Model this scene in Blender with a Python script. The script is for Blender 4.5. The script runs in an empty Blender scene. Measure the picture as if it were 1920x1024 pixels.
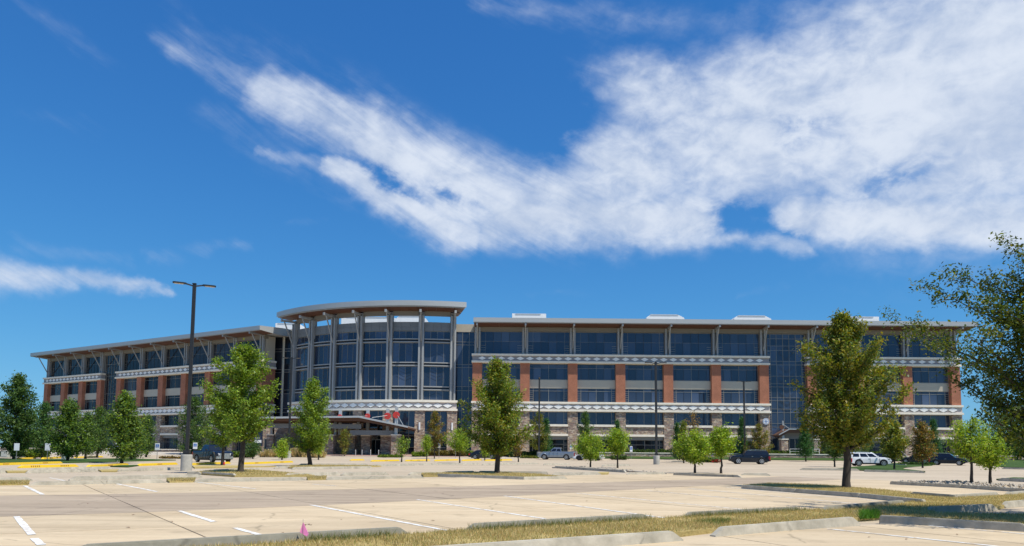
import bpy, bmesh, math, random
import numpy as np
from mathutils import Matrix, Vector

# ------------------------------------------------------------------ camera, world, sun, exposure
scene = bpy.context.scene
COL = scene.collection
R = math.radians
FPX, PPX, PPY, CAMZ = 1350.0, 960.0, 735.0, 1.5
TH, RHO = math.atan(110 / 1350.0), R(0.5)
cam_data = bpy.data.cameras.new('camera')
cam = bpy.data.objects.new('camera', cam_data)
COL.objects.link(cam)
cam.location = (0, 0, CAMZ)
CAMR = Matrix.Rotation(math.pi / 2 + TH, 3, 'X') @ Matrix.Rotation(RHO, 3, 'Z')
cam.rotation_euler = CAMR.to_euler()
cam_data.sensor_fit = 'HORIZONTAL'
cam_data.sensor_width = 36.0
cam_data.lens = FPX / 1920 * 36.0
cam_data.shift_y = (PPY - 512) / 1920.0
cam_data.clip_start = 0.1
cam_data.clip_end = 6000
scene.camera = cam
scene.view_settings.view_transform = 'Standard'
scene.view_settings.look = 'None'
scene.view_settings.gamma = 1.0
scene.view_settings.use_curve_mapping = False
scene.view_settings.exposure = 0.1

SUN_EL, SUN_H = R(60), Vector((0.83, -0.56))
sd = Vector((SUN_H.x * math.cos(SUN_EL), SUN_H.y * math.cos(SUN_EL), math.sin(SUN_EL)))
sun_data = bpy.data.lights.new('sun', 'SUN')
sun_data.energy = 5.0
sun_data.angle = R(0.5)
sun_data.color = (1.0, 0.95, 0.85)
sun = bpy.data.objects.new('sun', sun_data)
COL.objects.link(sun)
sun.rotation_euler = sd.to_track_quat('Z', 'Y').to_euler()
sun.location = (60, -60, 120)


def ray(px, py):
    return CAMR @ Vector((px - PPX, -(py - PPY), -FPX))


def dirpix(px, py):
    """azimuth and tangent of elevation of a sight line"""
    d = ray(px, py)
    return math.atan2(d.x, d.y), d.z / math.hypot(d.x, d.y)


# ---- tiny node expression helper
class NX:
    def __init__(self, tree, sock):
        self.t, self.s = tree, sock

    def _m(self, op, *o):
        n = self.t.nodes.new('ShaderNodeMath')
        n.operation = op
        for i, v in enumerate((self,) + o):
            if isinstance(v, NX):
                self.t.links.new(v.s, n.inputs[i])
            else:
                n.inputs[i].default_value = float(v)
        return NX(self.t, n.outputs[0])

    def __add__(self, o): return self._m('ADD', o)
    def __sub__(self, o): return self._m('SUBTRACT', o)
    def __mul__(self, o): return self._m('MULTIPLY', o)
    def __truediv__(self, o): return self._m('DIVIDE', o)
    def mx(self, o): return self._m('MAXIMUM', o)
    def mn(self, o): return self._m('MINIMUM', o)
    def sqrt(self): return self._m('SQRT')
    def neg(self): return self._m('MULTIPLY', -1.0)

    def ss(self, a, b, lo=0.0, hi=1.0):
        n = self.t.nodes.new('ShaderNodeMapRange')
        n.interpolation_type = 'SMOOTHSTEP'
        self.t.links.new(self.s, n.inputs[0])
        n.inputs[1].default_value, n.inputs[2].default_value = a, b
        n.inputs[3].default_value, n.inputs[4].default_value = lo, hi
        return NX(self.t, n.outputs[0])


def make_world():
    w = bpy.data.worlds.new('World')
    scene.world = w
    w.use_nodes = True
    t = w.node_tree
    t.nodes.clear()
    N, L = t.nodes.new, t.links.new
    out = N('ShaderNodeOutputWorld')
    sky = N('ShaderNodeTexSky')
    sky.sky_type = 'NISHITA'
    sky.sun_disc = False
    sky.sun_elevation = SUN_EL
    sky.sun_rotation = math.atan2(SUN_H.x, SUN_H.y)
    sky.altitude = 250
    sky.air_density = 1.0
    sky.dust_density = 0.25
    sky.ozone_density = 2.2
    hs = N('ShaderNodeHueSaturation')
    hs.inputs['Saturation'].default_value = 1.1
    hs.inputs['Hue'].default_value = 0.5
    hs.inputs['Value'].default_value = 1.0
    L(sky.outputs[0], hs.inputs['Color'])
    # clear dry air: deeper blue, with the bright horizon band held back
    sp = N('ShaderNodeSeparateColor')
    L(hs.outputs[0], sp.inputs[0])
    cb = N('ShaderNodeCombineColor')
    for i, k in enumerate((0.25, 0.72, 1.42)):
        c = NX(t, sp.outputs[i]) * k
        c = c * 1.55 / (c * (0.126, 0.15, 0.126)[i] + 1.0)
        L(c.s, cb.inputs[i])
    bg1 = N('ShaderNodeBackground')
    L(cb.outputs[0], bg1.inputs[0])
    bg1.inputs[1].default_value = 0.105
    tc = N('ShaderNodeTexCoord')
    sep = N('ShaderNodeSeparateXYZ')
    L(tc.outputs['Generated'], sep.inputs[0])
    X, Y, Z = (NX(t, sep.outputs[i]) for i in range(3))
    hyp = (X * X + Y * Y).sqrt().mx(0.02)
    az = X._m('ARCTAN2', Y)
    el = Z / hyp

    def vec(a, b, c=0.0):
        n = N('ShaderNodeCombineXYZ')
        for i, v in enumerate((a, b, c)):
            if isinstance(v, NX):
                L(v.s, n.inputs[i])
            else:
                n.inputs[i].default_value = v
        return n.outputs[0]

    def noise(v, scale, detail, rough=0.6, dist=0.0):
        n = N('ShaderNodeTexNoise')
        n.inputs['Scale'].default_value = scale
        n.inputs['Detail'].default_value = detail
        n.inputs['Roughness'].default_value = rough
        n.inputs['Distortion'].default_value = dist
        L(v, n.inputs['Vector'])
        return n

    # warp the sky coordinates a little so that cloud edges fray
    wn = noise(vec(az, el, 3.0), 6.0, 4, 0.55)
    ws = N('ShaderNodeSeparateColor')
    L(wn.outputs['Color'], ws.inputs[0])
    wn2 = noise(vec(az, el, 8.0), 30.0, 5, 0.6)
    ws2 = N('ShaderNodeSeparateColor')
    L(wn2.outputs['Color'], ws2.inputs[0])
    u = az + (NX(t, ws.outputs[0]) - 0.5) * 0.10 + (NX(t, ws2.outputs[0]) - 0.5) * 0.030
    v = el + (NX(t, ws.outputs[1]) - 0.5) * 0.05 + (NX(t, ws2.outputs[1]) - 0.5) * 0.024

    def capsule(p, q, r0, r1, amp):
        (ax, ay), (bx, by) = dirpix(*p), dirpix(*q)
        dx, dy = bx - ax, by - ay
        l2 = dx * dx + dy * dy
        px_, py_ = u - ax, v - ay
        h = ((px_ * dx + py_ * dy) / l2).mx(0.0).mn(1.0)
        ex, ey = px_ - h * dx, py_ - h * dy
        d = (ex * ex + ey * ey).sqrt()
        r = (h * ((r1 - r0) / 1350.0)) + r0 / 1350.0
        return (d / r).ss(0.0, 1.0, amp, 0.0)

    def ell(c, rx, ry, amp, ang=0.0, soft=0.35):
        cx, cy = dirpix(*c)
        ca, sa = math.cos(ang), math.sin(ang)
        px_, py_ = u - cx, v - cy
        a = (px_ * ca + py_ * sa) * (1350.0 / rx)
        b = (py_ * ca - px_ * sa) * (1350.0 / ry)
        d = (a * a + b * b).sqrt()
        return d.ss(soft, 1.0, amp, 0.0)

    parts = [
        capsule((335, 85), (500, 165), 60, 105, 0.54), capsule((500, 165), (690, 245), 100, 135, 0.86),
        capsule((690, 245), (950, 380), 135, 165, 0.98), capsule((490, 284), (640, 318), 26, 60, 0.52),
        capsule((620, 312), (870, 436), 62, 90, 0.92), capsule((930, 400), (1300, 400), 120, 120, 1.02),
        capsule((860, 385), (1140, 350), 110, 150, 0.92),
        ell((1480, 230), 560, 300, 1.0, 0.0, 0.1), ell((1820, 150), 600, 460, 1.1, 0.0, 0.1), ell((1245, 180), 270, 170, 0.82, -0.35, 0.1),
        ell((1180, 315), 280, 170, 0.92, 0.0, 0.1),         capsule((1500, 410), (1960, 405), 105, 105, 1.0), capsule((-80, 512), (310, 538), 66, 18, 0.66),
        capsule((300, 490), (480, 458), 30, 34, 0.36), capsule((20, -20), (180, 110), 80, 60, 0.30), capsule((330, 0), (450, 110), 46, 50, 0.30),
        capsule((900, 0), (1400, 30), 70, 110, 0.40), capsule((1370, 562), (1460, 545), 20, 22, 0.26), capsule((0, 200), (180, 240), 30, 36, 0.22),
        capsule((60, 470), (260, 500), 40, 30, 0.36), capsule((540, 420), (600, 410), 22, 24, 0.22), capsule((960, 560), (1100, 540), 20, 22, 0.22),
        capsule((360, 60), (640, 190), 90, 130, 0.40), capsule((640, 190), (900, 330), 130, 130, 0.42), capsule((380, 200), (640, 360), 80, 90, 0.36),
    ]
    m = parts[0]
    for p in parts[1:]:
        m = m.mx(p)
    hole = ell((1385, 408), 92, 50, 0.62, -0.25, 0.0).mx(ell((1445, 440), 95, 36, 0.55, -0.2, 0.0)).mx(ell((735, 335), 130, 34, 0.42, -0.45, 0.0)).mx(ell((860, 362), 100, 30, 0.35, -0.4, 0.0))
    hole = hole.mx(ell((1500, 250), 100, 60, 0.34, 0.0, 0.0)).mx(ell((1030, 210), 100, 120, 0.40, 0.0, 0.1)).mx(ell((1690, 330), 130, 44, 0.22, 0.2, 0.0))
    # fibres, running down to the right like the wisps
    ca, sa = math.cos(-0.50), math.sin(-0.50)
    sv = vec((az * ca + el * sa) * 0.16, el * ca - az * sa, 1.3)
    f1 = NX(t, noise(sv, 26.0, 8, 0.62, 0.5).outputs['Fac'])
    f2 = NX(t, noise(vec(az, el * 1.25, 5.0), 24.0, 9, 0.60, 0.25).outputs['Fac'])
    f3 = NX(t, noise(vec(az, el * 1.4, 9.0), 5.0, 4, 0.55, 0.2).outputs['Fac'])
    puff = az.ss(0.05, 0.20)                      # the right-hand bank is puffier, the left arm is combed out
    tex = (f1 * (puff * -0.35 + 0.62)) + f2 * (puff * 0.35 + 0.20) + f3 * 0.18
    # clouds further round the sky, away from the view
    behind = Y.ss(0.35, -0.15)
    gen = NX(t, noise(vec(X / (Z + 0.25), Y / (Z + 0.25), 2.0), 1.1, 6, 0.6, 0.4).outputs['Fac']).ss(0.5, 0.75, 0.0, 0.9) * behind
    m = m.mx(gen)
    strip = capsule((1260, 440), (1500, 470), 40, 44, 0.66)
    hole = hole * f2.ss(0.36, 0.64, 1.35, 0.45)
    mh = (m - hole).mx(strip)
    arm = puff * -0.6 + 2.1
    dens = (mh * 1.12 + (tex - 0.5) * arm - 0.11).ss(0.0, 1.12)
    dens = dens * mh.ss(0.0, 0.75) * Z.ss(0.0, 0.05) * 0.97
    cc = N('ShaderNodeMix')
    cc.data_type = 'RGBA'
    L((f2 * 0.4 + f3 * 0.6).ss(0.34, 0.62).s, cc.inputs[0])
    cc.inputs[6].default_value = (4.5, 5.35, 6.9, 1)
    cc.inputs[7].default_value = (6.6, 7.2, 8.2, 1)
    bg2 = N('ShaderNodeBackground')
    L(cc.outputs[2], bg2.inputs[0])
    bg2.inputs[1].default_value = 0.105
    mix = N('ShaderNodeMixShader')
    L(dens.s, mix.inputs[0])
    L(bg1.outputs[0], mix.inputs[1])
    L(bg2.outputs[0], mix.inputs[2])
    L(mix.outputs[0], out.inputs[0])


make_world()


# ------------------------------------------------------------------ ground heights and sight lines
GY = [-1e4, 96, 118, 124, 131, 1e4]
GZ = [0.0, 0.0, 0.16, 0.30, 0.62, 0.62]


def gz(x, y):
    return float(np.interp(y, GY, GZ))


def G(px, py, dz=0.0):
    """where the sight line through a point of the photograph meets the ground"""
    d = ray(px, py)
    d = d / d.y
    best = None
    for (ya, za), (yb, zb) in zip(zip(GY[1:], GZ[1:]), zip([GY[2], GY[3], GY[4], 2e4], GZ[2:] + [GZ[-1]])):
        k = (zb - za) / (yb - ya)
        lo = 0.5 if best is None and ya == GY[1] else ya
        if ya == GY[1]:
            y0 = -CAMZ / d.z if d.z < 0 else 1e9      # level car park in front
            if y0 <= ya:
                best = y0
                break
        if abs(d.z - k) > 1e-9:
            y = (za - k * ya - CAMZ) / (d.z - k)
            if ya <= y <= yb:
                best = y
                break
    if best is None:
        best = 160.0
    return Vector((d.x * best, best, gz(0, best) + dz))


def atY(px, py, Y):
    d = ray(px, py)
    return Vector((0, 0, CAMZ)) + d * (Y / d.y)


# ------------------------------------------------------------------ mesh helpers
class MB:
    def __init__(self, M=None):
        self.v, self.f, self.M = [], [], M

    def add(self, vs, fs):
        b = len(self.v)
        for p in vs:
            p = Vector(p)
            self.v.append(self.M @ p if self.M is not None else p)
        self.f += [tuple(b + i for i in q) for q in fs]
        return self

    def box(self, x0, x1, y0, y1, z0, z1):
        return self.add([(x0, y0, z0), (x1, y0, z0), (x1, y1, z0), (x0, y1, z0), (x0, y0, z1), (x1, y0, z1), (x1, y1, z1), (x0, y1, z1)],
                        [(3, 2, 1, 0), (4, 5, 6, 7), (0, 1, 5, 4), (1, 2, 6, 5), (2, 3, 7, 6), (3, 0, 4, 7)])

    def cbox(self, c, sx, sy, sz):
        return self.box(c[0] - sx / 2, c[0] + sx / 2, c[1] - sy / 2, c[1] + sy / 2, c[2] - sz / 2, c[2] + sz / 2)

    def prism(self, poly, axis, a, b):
        """extrude a 2D polygon along axis: 'x' poly=(y,z), 'y' poly=(x,z), 'z' poly=(x,y)"""
        def P(p, t):
            return {'x': (t, p[0], p[1]), 'y': (p[0], t, p[1]), 'z': (p[0], p[1], t)}[axis]
        n = len(poly)
        vs = [P(p, a) for p in poly] + [P(p, b) for p in poly]
        fs = [tuple(range(n - 1, -1, -1)), tuple(range(n, 2 * n))] + [(i, (i + 1) % n, n + (i + 1) % n, n + i) for i in range(n)]
        return self.add(vs, fs)

    def tube(self, pts, rad, n=8, cap=True):
        pts = [Vector(p) for p in pts]
        if not isinstance(rad, (list, tuple)):
            rad = [rad] * len(pts)
        vs, fs = [], []
        for i, p in enumerate(pts):
            d = (pts[min(i + 1, len(pts) - 1)] - pts[max(i - 1, 0)])
            d = d.normalized() if d.length > 1e-9 else Vector((0, 0, 1))
            a = Vector((0, 0, 1)) if abs(d.z) < 0.9 else Vector((1, 0, 0))
            e1 = d.cross(a).normalized()
            e2 = d.cross(e1)
            for k in range(n):
                an = 2 * math.pi * k / n
                vs.append(p + (e1 * math.cos(an) + e2 * math.sin(an)) * rad[i])
        for i in range(len(pts) - 1):
            for k in range(n):
                k2 = (k + 1) % n
                fs.append((i * n + k, i * n + k2, (i + 1) * n + k2, (i + 1) * n + k))
        if cap:
            fs.append(tuple(range(n - 1, -1, -1)))
            fs.append(tuple((len(pts) - 1) * n + k for k in range(n)))
        return self.add(vs, fs)

    def bar(self, p, q, w, h=None):
        """square bar between two points"""
        p, q = Vector(p), Vector(q)
        h = h or w
        d = (q - p).normalized()
        a = Vector((0, 0, 1)) if abs(d.z) < 0.95 else Vector((1, 0, 0))
        e1 = d.cross(a).normalized() * (w / 2)
        e2 = d.cross(e1).normalized() * (h / 2)
        vs = [p - e1 - e2, p + e1 - e2, p + e1 + e2, p - e1 + e2, q - e1 - e2, q + e1 - e2, q + e1 + e2, q - e1 + e2]
        return self.add(vs, [(3, 2, 1, 0), (4, 5, 6, 7), (0, 1, 5, 4), (1, 2, 6, 5), (2, 3, 7, 6), (3, 0, 4, 7)])

    def mesh(self, name, off=None, bevel=0.0, smooth=False, recalc=True):
        me = bpy.data.meshes.new(name)
        o = off or Vector((0, 0, 0))
        me.from_pydata([tuple(p - o) for p in self.v], [], self.f)
        if recalc or bevel:
            bm = bmesh.new()
            bm.from_mesh(me)
            if bevel:
                bmesh.ops.remove_doubles(bm, verts=bm.verts, dist=1e-4)
            bmesh.ops.recalc_face_normals(bm, faces=bm.faces)
            if bevel:
                es = [e for e in bm.edges if len(e.link_faces) == 2 and e.calc_face_angle(0) > 0.5]
                bmesh.ops.bevel(bm, geom=es, offset=bevel, segments=2, affect='EDGES', clamp_overlap=True)
            bm.to_mesh(me)
            bm.free()
        if smooth:
            me.polygons.foreach_set('use_smooth', [True] * len(me.polygons))
        me.update()
        return me


def tag(o, label=None, cat=None, group=None, kind=None):
    if label: o['label'] = label
    if cat: o['category'] = cat
    if group: o['group'] = group
    if kind: o['kind'] = kind
    return o


def link(name, me, mat, parent=None, M=None):
    o = bpy.data.objects.new(name, me)
    COL.objects.link(o)
    if mat is not None and me is not None and not me.materials:
        me.materials.append(mat)
    if parent is not None:
        o.parent = parent
    if M is not None:
        o.matrix_local = M
    return o


def thing(name, label, cat, loc, group=None, rz=0.0):
    o = bpy.data.objects.new(name, None)
    o.empty_display_size = 0.3
    COL.objects.link(o)
    o.location = loc
    o.rotation_euler = (0, 0, rz)
    return tag(o, label, cat, group)


def put(name, mb, mat, parent=None, off=None, bevel=0.0, smooth=False):
    """link a mesh; world-space vertices are made relative to the thing's base"""
    return link(name, mb.mesh(name, off, bevel, smooth), mat, parent)


# ------------------------------------------------------------------ materials
def mat_base(name):
    m = bpy.data.materials.new(name)
    m.use_nodes = True
    t = m.node_tree
    return m, t, t.nodes['Principled BSDF']


def mat(name, col, rough=0.6, metal=0.0, var=0.0, scale=4.0, bump=0.0, spec=None, stretch=(1, 1, 1), objrand=0.0):
    m, t, b = mat_base(name)
    b.inputs['Roughness'].default_value = rough
    b.inputs['Metallic'].default_value = metal
    if spec is not None:
        b.inputs['Specular IOR Level'].default_value = spec
    c4 = (*col, 1)
    b.inputs['Base Color'].default_value = c4
    if var or bump or objrand:
        N, L = t.nodes.new, t.links.new
        tc = N('ShaderNodeTexCoord')
        mp = N('ShaderNodeMapping')
        mp.inputs['Scale'].default_value = stretch
        L(tc.outputs['Object'], mp.inputs[0])
        n = N('ShaderNodeTexNoise')
        n.inputs['Scale'].default_value = scale
        n.inputs['Detail'].default_value = 7
        n.inputs['Roughness'].default_value = 0.62
        L(mp.outputs[0], n.inputs['Vector'])
        mr = N('ShaderNodeMapRange')
        L(n.outputs['Fac'], mr.inputs[0])
        mr.inputs[1].default_value, mr.inputs[2].default_value = 0.25, 0.75
        mr.inputs[3].default_value, mr.inputs[4].default_value = 1 - var, 1 + var
        hs = N('ShaderNodeHueSaturation')
        hs.inputs['Color'].default_value = c4
        val = mr.outputs[0]
        if objrand:
            oi = N('ShaderNodeObjectInfo')
            mr2 = N('ShaderNodeMapRange')
            L(oi.outputs['Random'], mr2.inputs[0])
            mr2.inputs[3].default_value, mr2.inputs[4].default_value = 1 - objrand, 1 + objrand
            mm = N('ShaderNodeMath')
            mm.operation = 'MULTIPLY'
            L(val, mm.inputs[0]); L(mr2.outputs[0], mm.inputs[1])
            val = mm.outputs[0]
        L(val, hs.inputs['Value'])
        L(hs.outputs[0], b.inputs['Base Color'])
        if bump:
            bp = N('ShaderNodeBump')
            bp.inputs['Strength'].default_value = bump
            bp.inputs['Distance'].default_value = 0.03
            L(n.outputs['Fac'], bp.inputs['Height'])
            L(bp.outputs[0], b.inputs['Normal'])
    return m


def ramp(t, fac, stops):
    r = t.nodes.new('ShaderNodeValToRGB')
    el = r.color_ramp.elements
    while len(el) < len(stops):
        el.new(0.5)
    for e, (p, c) in zip(el, stops):
        e.position, e.color = p, (*c, 1)
    t.links.new(fac, r.inputs[0])
    return r.outputs[0]


def mat_stone(name, dark=1.0):
    m, t, b = mat_base(name)
    N, L = t.nodes.new, t.links.new
    tc = N('ShaderNodeTexCoord')
    mp = N('ShaderNodeMapping')
    mp.inputs['Scale'].default_value = (2.2, 2.2, 4.6)
    L(tc.outputs['Object'], mp.inputs[0])
    wn = N('ShaderNodeTexNoise'); wn.inputs['Scale'].default_value = 1.3
    L(mp.outputs[0], wn.inputs['Vector'])
    vo = N('ShaderNodeTexVoronoi'); vo.inputs['Scale'].default_value = 1.0
    L(mp.outputs[0], vo.inputs['Vector'])
    sc = N('ShaderNodeSeparateColor'); L(vo.outputs['Color'], sc.inputs[0])
    d = dark
    col = ramp(t, sc.outputs[0], [(0.0, (.13 * d, .105 * d, .09 * d)), (0.25, (.27 * d, .16 * d, .12 * d)), (0.45, (.34 * d, .27 * d, .21 * d)),
                                  (0.62, (.20 * d, .17 * d, .15 * d)), (0.8, (.45 * d, .33 * d, .20 * d)), (1.0, (.50 * d, .43 * d, .35 * d))])
    ve = N('ShaderNodeTexVoronoi'); ve.feature = 'DISTANCE_TO_EDGE'
    L(mp.outputs[0], ve.inputs['Vector'])
    mr = N('ShaderNodeMapRange'); L(ve.outputs['Distance'], mr.inputs[0])
    mr.inputs[1].default_value, mr.inputs[2].default_value = 0.02, 0.07
    mx = N('ShaderNodeMix'); mx.data_type = 'RGBA'
    L(mr.outputs[0], mx.inputs[0])
    mx.inputs[6].default_value = (.23 * d, .19 * d, .16 * d, 1)
    L(col, mx.inputs[7])
    L(mx.outputs[2], b.inputs['Base Color'])
    b.inputs['Roughness'].default_value = 0.85
    bp = N('ShaderNodeBump'); bp.inputs['Strength'].default_value = 0.7; bp.inputs['Distance'].default_value = 0.06
    L(mr.outputs[0], bp.inputs['Height']); L(bp.outputs[0], b.inputs['Normal'])
    return m


def mat_brick():
    m, t, b = mat_base('red_brick')
    N, L = t.nodes.new, t.links.new
    tc = N('ShaderNodeTexCoord')
    mp = N('ShaderNodeMapping'); mp.inputs['Scale'].default_value = (4.0, 4.0, 12.0)
    L(tc.outputs['Object'], mp.inputs[0])
    vo = N('ShaderNodeTexVoronoi'); L(mp.outputs[0], vo.inputs['Vector'])
    sc = N('ShaderNodeSeparateColor'); L(vo.outputs['Color'], sc.inputs[0])
    col = ramp(t, sc.outputs[0], [(0, (.23, .085, .05)), (0.35, (.38, .15, .085)), (0.75, (.45, .19, .11)), (1.0, (.29, .11, .065))])
    n2 = N('ShaderNodeTexNoise'); n2.inputs['Scale'].default_value = 0.9; n2.inputs['Detail'].default_value = 5
    L(tc.outputs['Object'], n2.inputs['Vector'])
    hs = N('ShaderNodeHueSaturation'); L(col, hs.inputs['Color'])
    mr = N('ShaderNodeMapRange'); L(n2.outputs['Fac'], mr.inputs[0])
    mr.inputs[1].default_value, mr.inputs[2].default_value, mr.inputs[3].default_value, mr.inputs[4].default_value = .3, .7, .86, 1.14
    L(mr.outputs[0], hs.inputs['Value'])
    L(hs.outputs[0], b.inputs['Base Color'])
    b.inputs['Roughness'].default_value = 0.9
    return m


def mat_concrete(name, c0, c1, streak=0.0, scale=0.5, objrand=0.0, crack=True, ang=33.0):
    """weathered concrete: broad blotches, fine grain, tyre-polished streaks along the drive direction"""
    m, t, b = mat_base(name)
    N, L = t.nodes.new, t.links.new
    tc = N('ShaderNodeTexCoord')
    g = N('ShaderNodeNewGeometry')
    pos = g.outputs['Position']
    n1 = N('ShaderNodeTexNoise'); n1.inputs['Scale'].default_value = scale; n1.inputs['Detail'].default_value = 8; n1.inputs['Roughness'].default_value = 0.65
    mp = N('ShaderNodeMapping'); mp.inputs['Rotation'].default_value = (0, 0, R(-ang)); mp.inputs['Scale'].default_value = (0.35, 1.4, 1)
    L(pos, mp.inputs[0]); L(mp.outputs[0], n1.inputs['Vector'])
    col = ramp(t, n1.outputs['Fac'], [(0.3, c0), (0.7, c1)])
    n2 = N('ShaderNodeTexNoise'); n2.inputs['Scale'].default_value = 9.0; n2.inputs['Detail'].default_value = 9; n2.inputs['Roughness'].default_value = 0.7
    L(pos, n2.inputs['Vector'])
    mr = N('ShaderNodeMapRange'); L(n2.outputs['Fac'], mr.inputs[0])
    mr.inputs[1].default_value, mr.inputs[2].default_value, mr.inputs[3].default_value, mr.inputs[4].default_value = .3, .7, .93, 1.06
    val = NX(t, mr.outputs[0])
    # spots of oil and grime
    n4 = N('ShaderNodeTexNoise'); n4.inputs['Scale'].default_value = 1.1; n4.inputs['Detail'].default_value = 4
    L(pos, n4.inputs['Vector'])
    val = val * NX(t, n4.outputs['Fac']).ss(0.56, 0.74, 1.0, 0.80)
    if streak:
        n3 = N('ShaderNodeTexNoise'); n3.inputs['Scale'].default_value = 1.0; n3.inputs['Detail'].default_value = 6; n3.inputs['Roughness'].default_value = 0.7
        mp3 = N('ShaderNodeMapping'); mp3.inputs['Rotation'].default_value = (0, 0, R(-ang - 3)); mp3.inputs['Scale'].default_value = (0.10, 1.7, 1)
        L(pos, mp3.inputs[0]); L(mp3.outputs[0], n3.inputs['Vector'])
        val = val * NX(t, n3.outputs['Fac']).ss(0.42, 0.72, 1.0, 1 - streak)
    if crack:
        wv = N('ShaderNodeTexNoise'); wv.inputs['Scale'].default_value = .8; wv.inputs['Detail'].default_value = 5
        L(pos, wv.inputs['Vector'])
        va = N('ShaderNodeMix'); va.data_type = 'VECTOR'; va.inputs[0].default_value = .35
        L(pos, va.inputs[4]); L(wv.outputs['Color'], va.inputs[5])
        vc = N('ShaderNodeTexVoronoi'); vc.feature = 'DISTANCE_TO_EDGE'; vc.inputs['Scale'].default_value = .22
        L(va.outputs[1], vc.inputs['Vector'])
        val = val * (NX(t, vc.outputs['Distance']).ss(0.0, .006, .72, 1.0)).mx(NX(t, n4.outputs['Fac']).ss(.50, .44))
    if objrand:
        oi = N('ShaderNodeObjectInfo')
        val = val * (NX(t, oi.outputs['Random']) * (2 * objrand) + (1 - objrand))
    hs = N('ShaderNodeHueSaturation'); L(col, hs.inputs['Color']); L(val.s, hs.inputs['Value'])
    L(hs.outputs[0], b.inputs['Base Color'])
    b.inputs['Roughness'].default_value = 0.88
    b.inputs['Specular IOR Level'].default_value = 0.25
    bp = N('ShaderNodeBump'); bp.inputs['Strength'].default_value = 0.25; bp.inputs['Distance'].default_value = 0.01
    L(n2.outputs['Fac'], bp.inputs['Height']); L(bp.outputs[0], b.inputs['Normal'])
    return m


def mat_glass(name, col, spec=0.5, rough=0.03, rnd=0.5):
    """dark tinted facade glazing, a mirror of sky and car park over a dim interior"""
    m, t, b = mat_base(name)
    N, L = t.nodes.new, t.links.new
    oi = N('ShaderNodeObjectInfo')
    k = rnd
    cl = ramp(t, oi.outputs['Random'], [(0.0, tuple(c * (1 - .5 * k) for c in col)), (0.45, col), (0.62, tuple(c * (1 + 1.2 * k) + .004 * k for c in col)), (0.80, tuple(c * (1 + .3 * k) for c in col)), (1.0, tuple(c * (1 + 2.4 * k) + .012 * k for c in col))])
    L(cl, b.inputs['Base Color'])
    b.inputs['Roughness'].default_value = rough
    b.inputs['Specular IOR Level'].default_value = spec
    b.inputs['Specular Tint'].default_value = (0.62, 0.8, 1.0, 1)
    tc = N('ShaderNodeTexCoord')
    n = N('ShaderNodeTexNoise'); n.inputs['Scale'].default_value = 0.7
    L(tc.outputs['Object'], n.inputs['Vector'])
    bp = N('ShaderNodeBump'); bp.inputs['Strength'].default_value = 0.05; bp.inputs['Distance'].default_value = 0.05
    L(n.outputs['Fac'], bp.inputs['Height']); L(bp.outputs[0], b.inputs['Normal'])
    return m


def mat_leaf(name):
    m, t, b = mat_base(name)
    N, L = t.nodes.new, t.links.new
    at = N('ShaderNodeAttribute'); at.attribute_name = 'tint'
    L(at.outputs['Color'], b.inputs['Base Color'])
    b.inputs['Roughness'].default_value = 0.5
    b.inputs['Specular IOR Level'].default_value = 0.3
    tr = N('ShaderNodeBsdfTranslucent')
    hs = N('ShaderNodeHueSaturation'); hs.inputs['Saturation'].default_value = 1.15; hs.inputs['Value'].default_value = 1.5
    hs.inputs['Hue'].default_value = 0.49
    L(at.outputs['Color'], hs.inputs['Color']); L(hs.outputs[0], tr.inputs[0])
    mx = N('ShaderNodeMixShader'); mx.inputs[0].default_value = 0.32
    L(b.outputs[0], mx.inputs[1]); L(tr.outputs[0], mx.inputs[2])
    L(mx.outputs[0], t.nodes['Material Output'].inputs[0])
    return m


def mat_ground(name, stops, scale=0.8, fine=14.0):
    m, t, b = mat_base(name)
    N, L = t.nodes.new, t.links.new
    g = N('ShaderNodeNewGeometry')
    n1 = N('ShaderNodeTexNoise'); n1.inputs['Scale'].default_value = scale; n1.inputs['Detail'].default_value = 9; n1.inputs['Roughness'].default_value = 0.7
    L(g.outputs['Position'], n1.inputs['Vector'])
    n2 = N('ShaderNodeTexNoise'); n2.inputs['Scale'].default_value = fine; n2.inputs['Detail'].default_value = 6; n2.inputs['Roughness'].default_value = 0.7
    L(g.outputs['Position'], n2.inputs['Vector'])
    f = NX(t, n1.outputs['Fac']) * 0.6 + NX(t, n2.outputs['Fac']) * 0.4
    L(ramp(t, f.s, stops), b.inputs['Base Color'])
    b.inputs['Roughness'].default_value = 0.95
    b.inputs['Specular IOR Level'].default_value = 0.1
    bp = N('ShaderNodeBump'); bp.inputs['Strength'].default_value = 0.8; bp.inputs['Distance'].default_value = 0.04
    L(n2.outputs['Fac'], bp.inputs['Height']); L(bp.outputs[0], b.inputs['Normal'])
    return m


def mat_worn(name, paint, under, lo, hi, scale=5.0):
    m, t, b = mat_base(name)
    N, L = t.nodes.new, t.links.new
    g = N('ShaderNodeNewGeometry')
    n = N('ShaderNodeTexNoise'); n.inputs['Scale'].default_value = scale; n.inputs['Detail'].default_value = 8; n.inputs['Roughness'].default_value = 0.72
    L(g.outputs['Position'], n.inputs['Vector'])
    f = NX(t, n.outputs['Fac']).ss(lo, hi)
    mx = N('ShaderNodeMix'); mx.data_type = 'RGBA'
    L(f.s, mx.inputs[0]); mx.inputs[6].default_value = (*paint, 1); mx.inputs[7].default_value = (*under, 1)
    L(mx.outputs[2], b.inputs['Base Color'])
    b.inputs['Roughness'].default_value = 0.8
    return m


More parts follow.
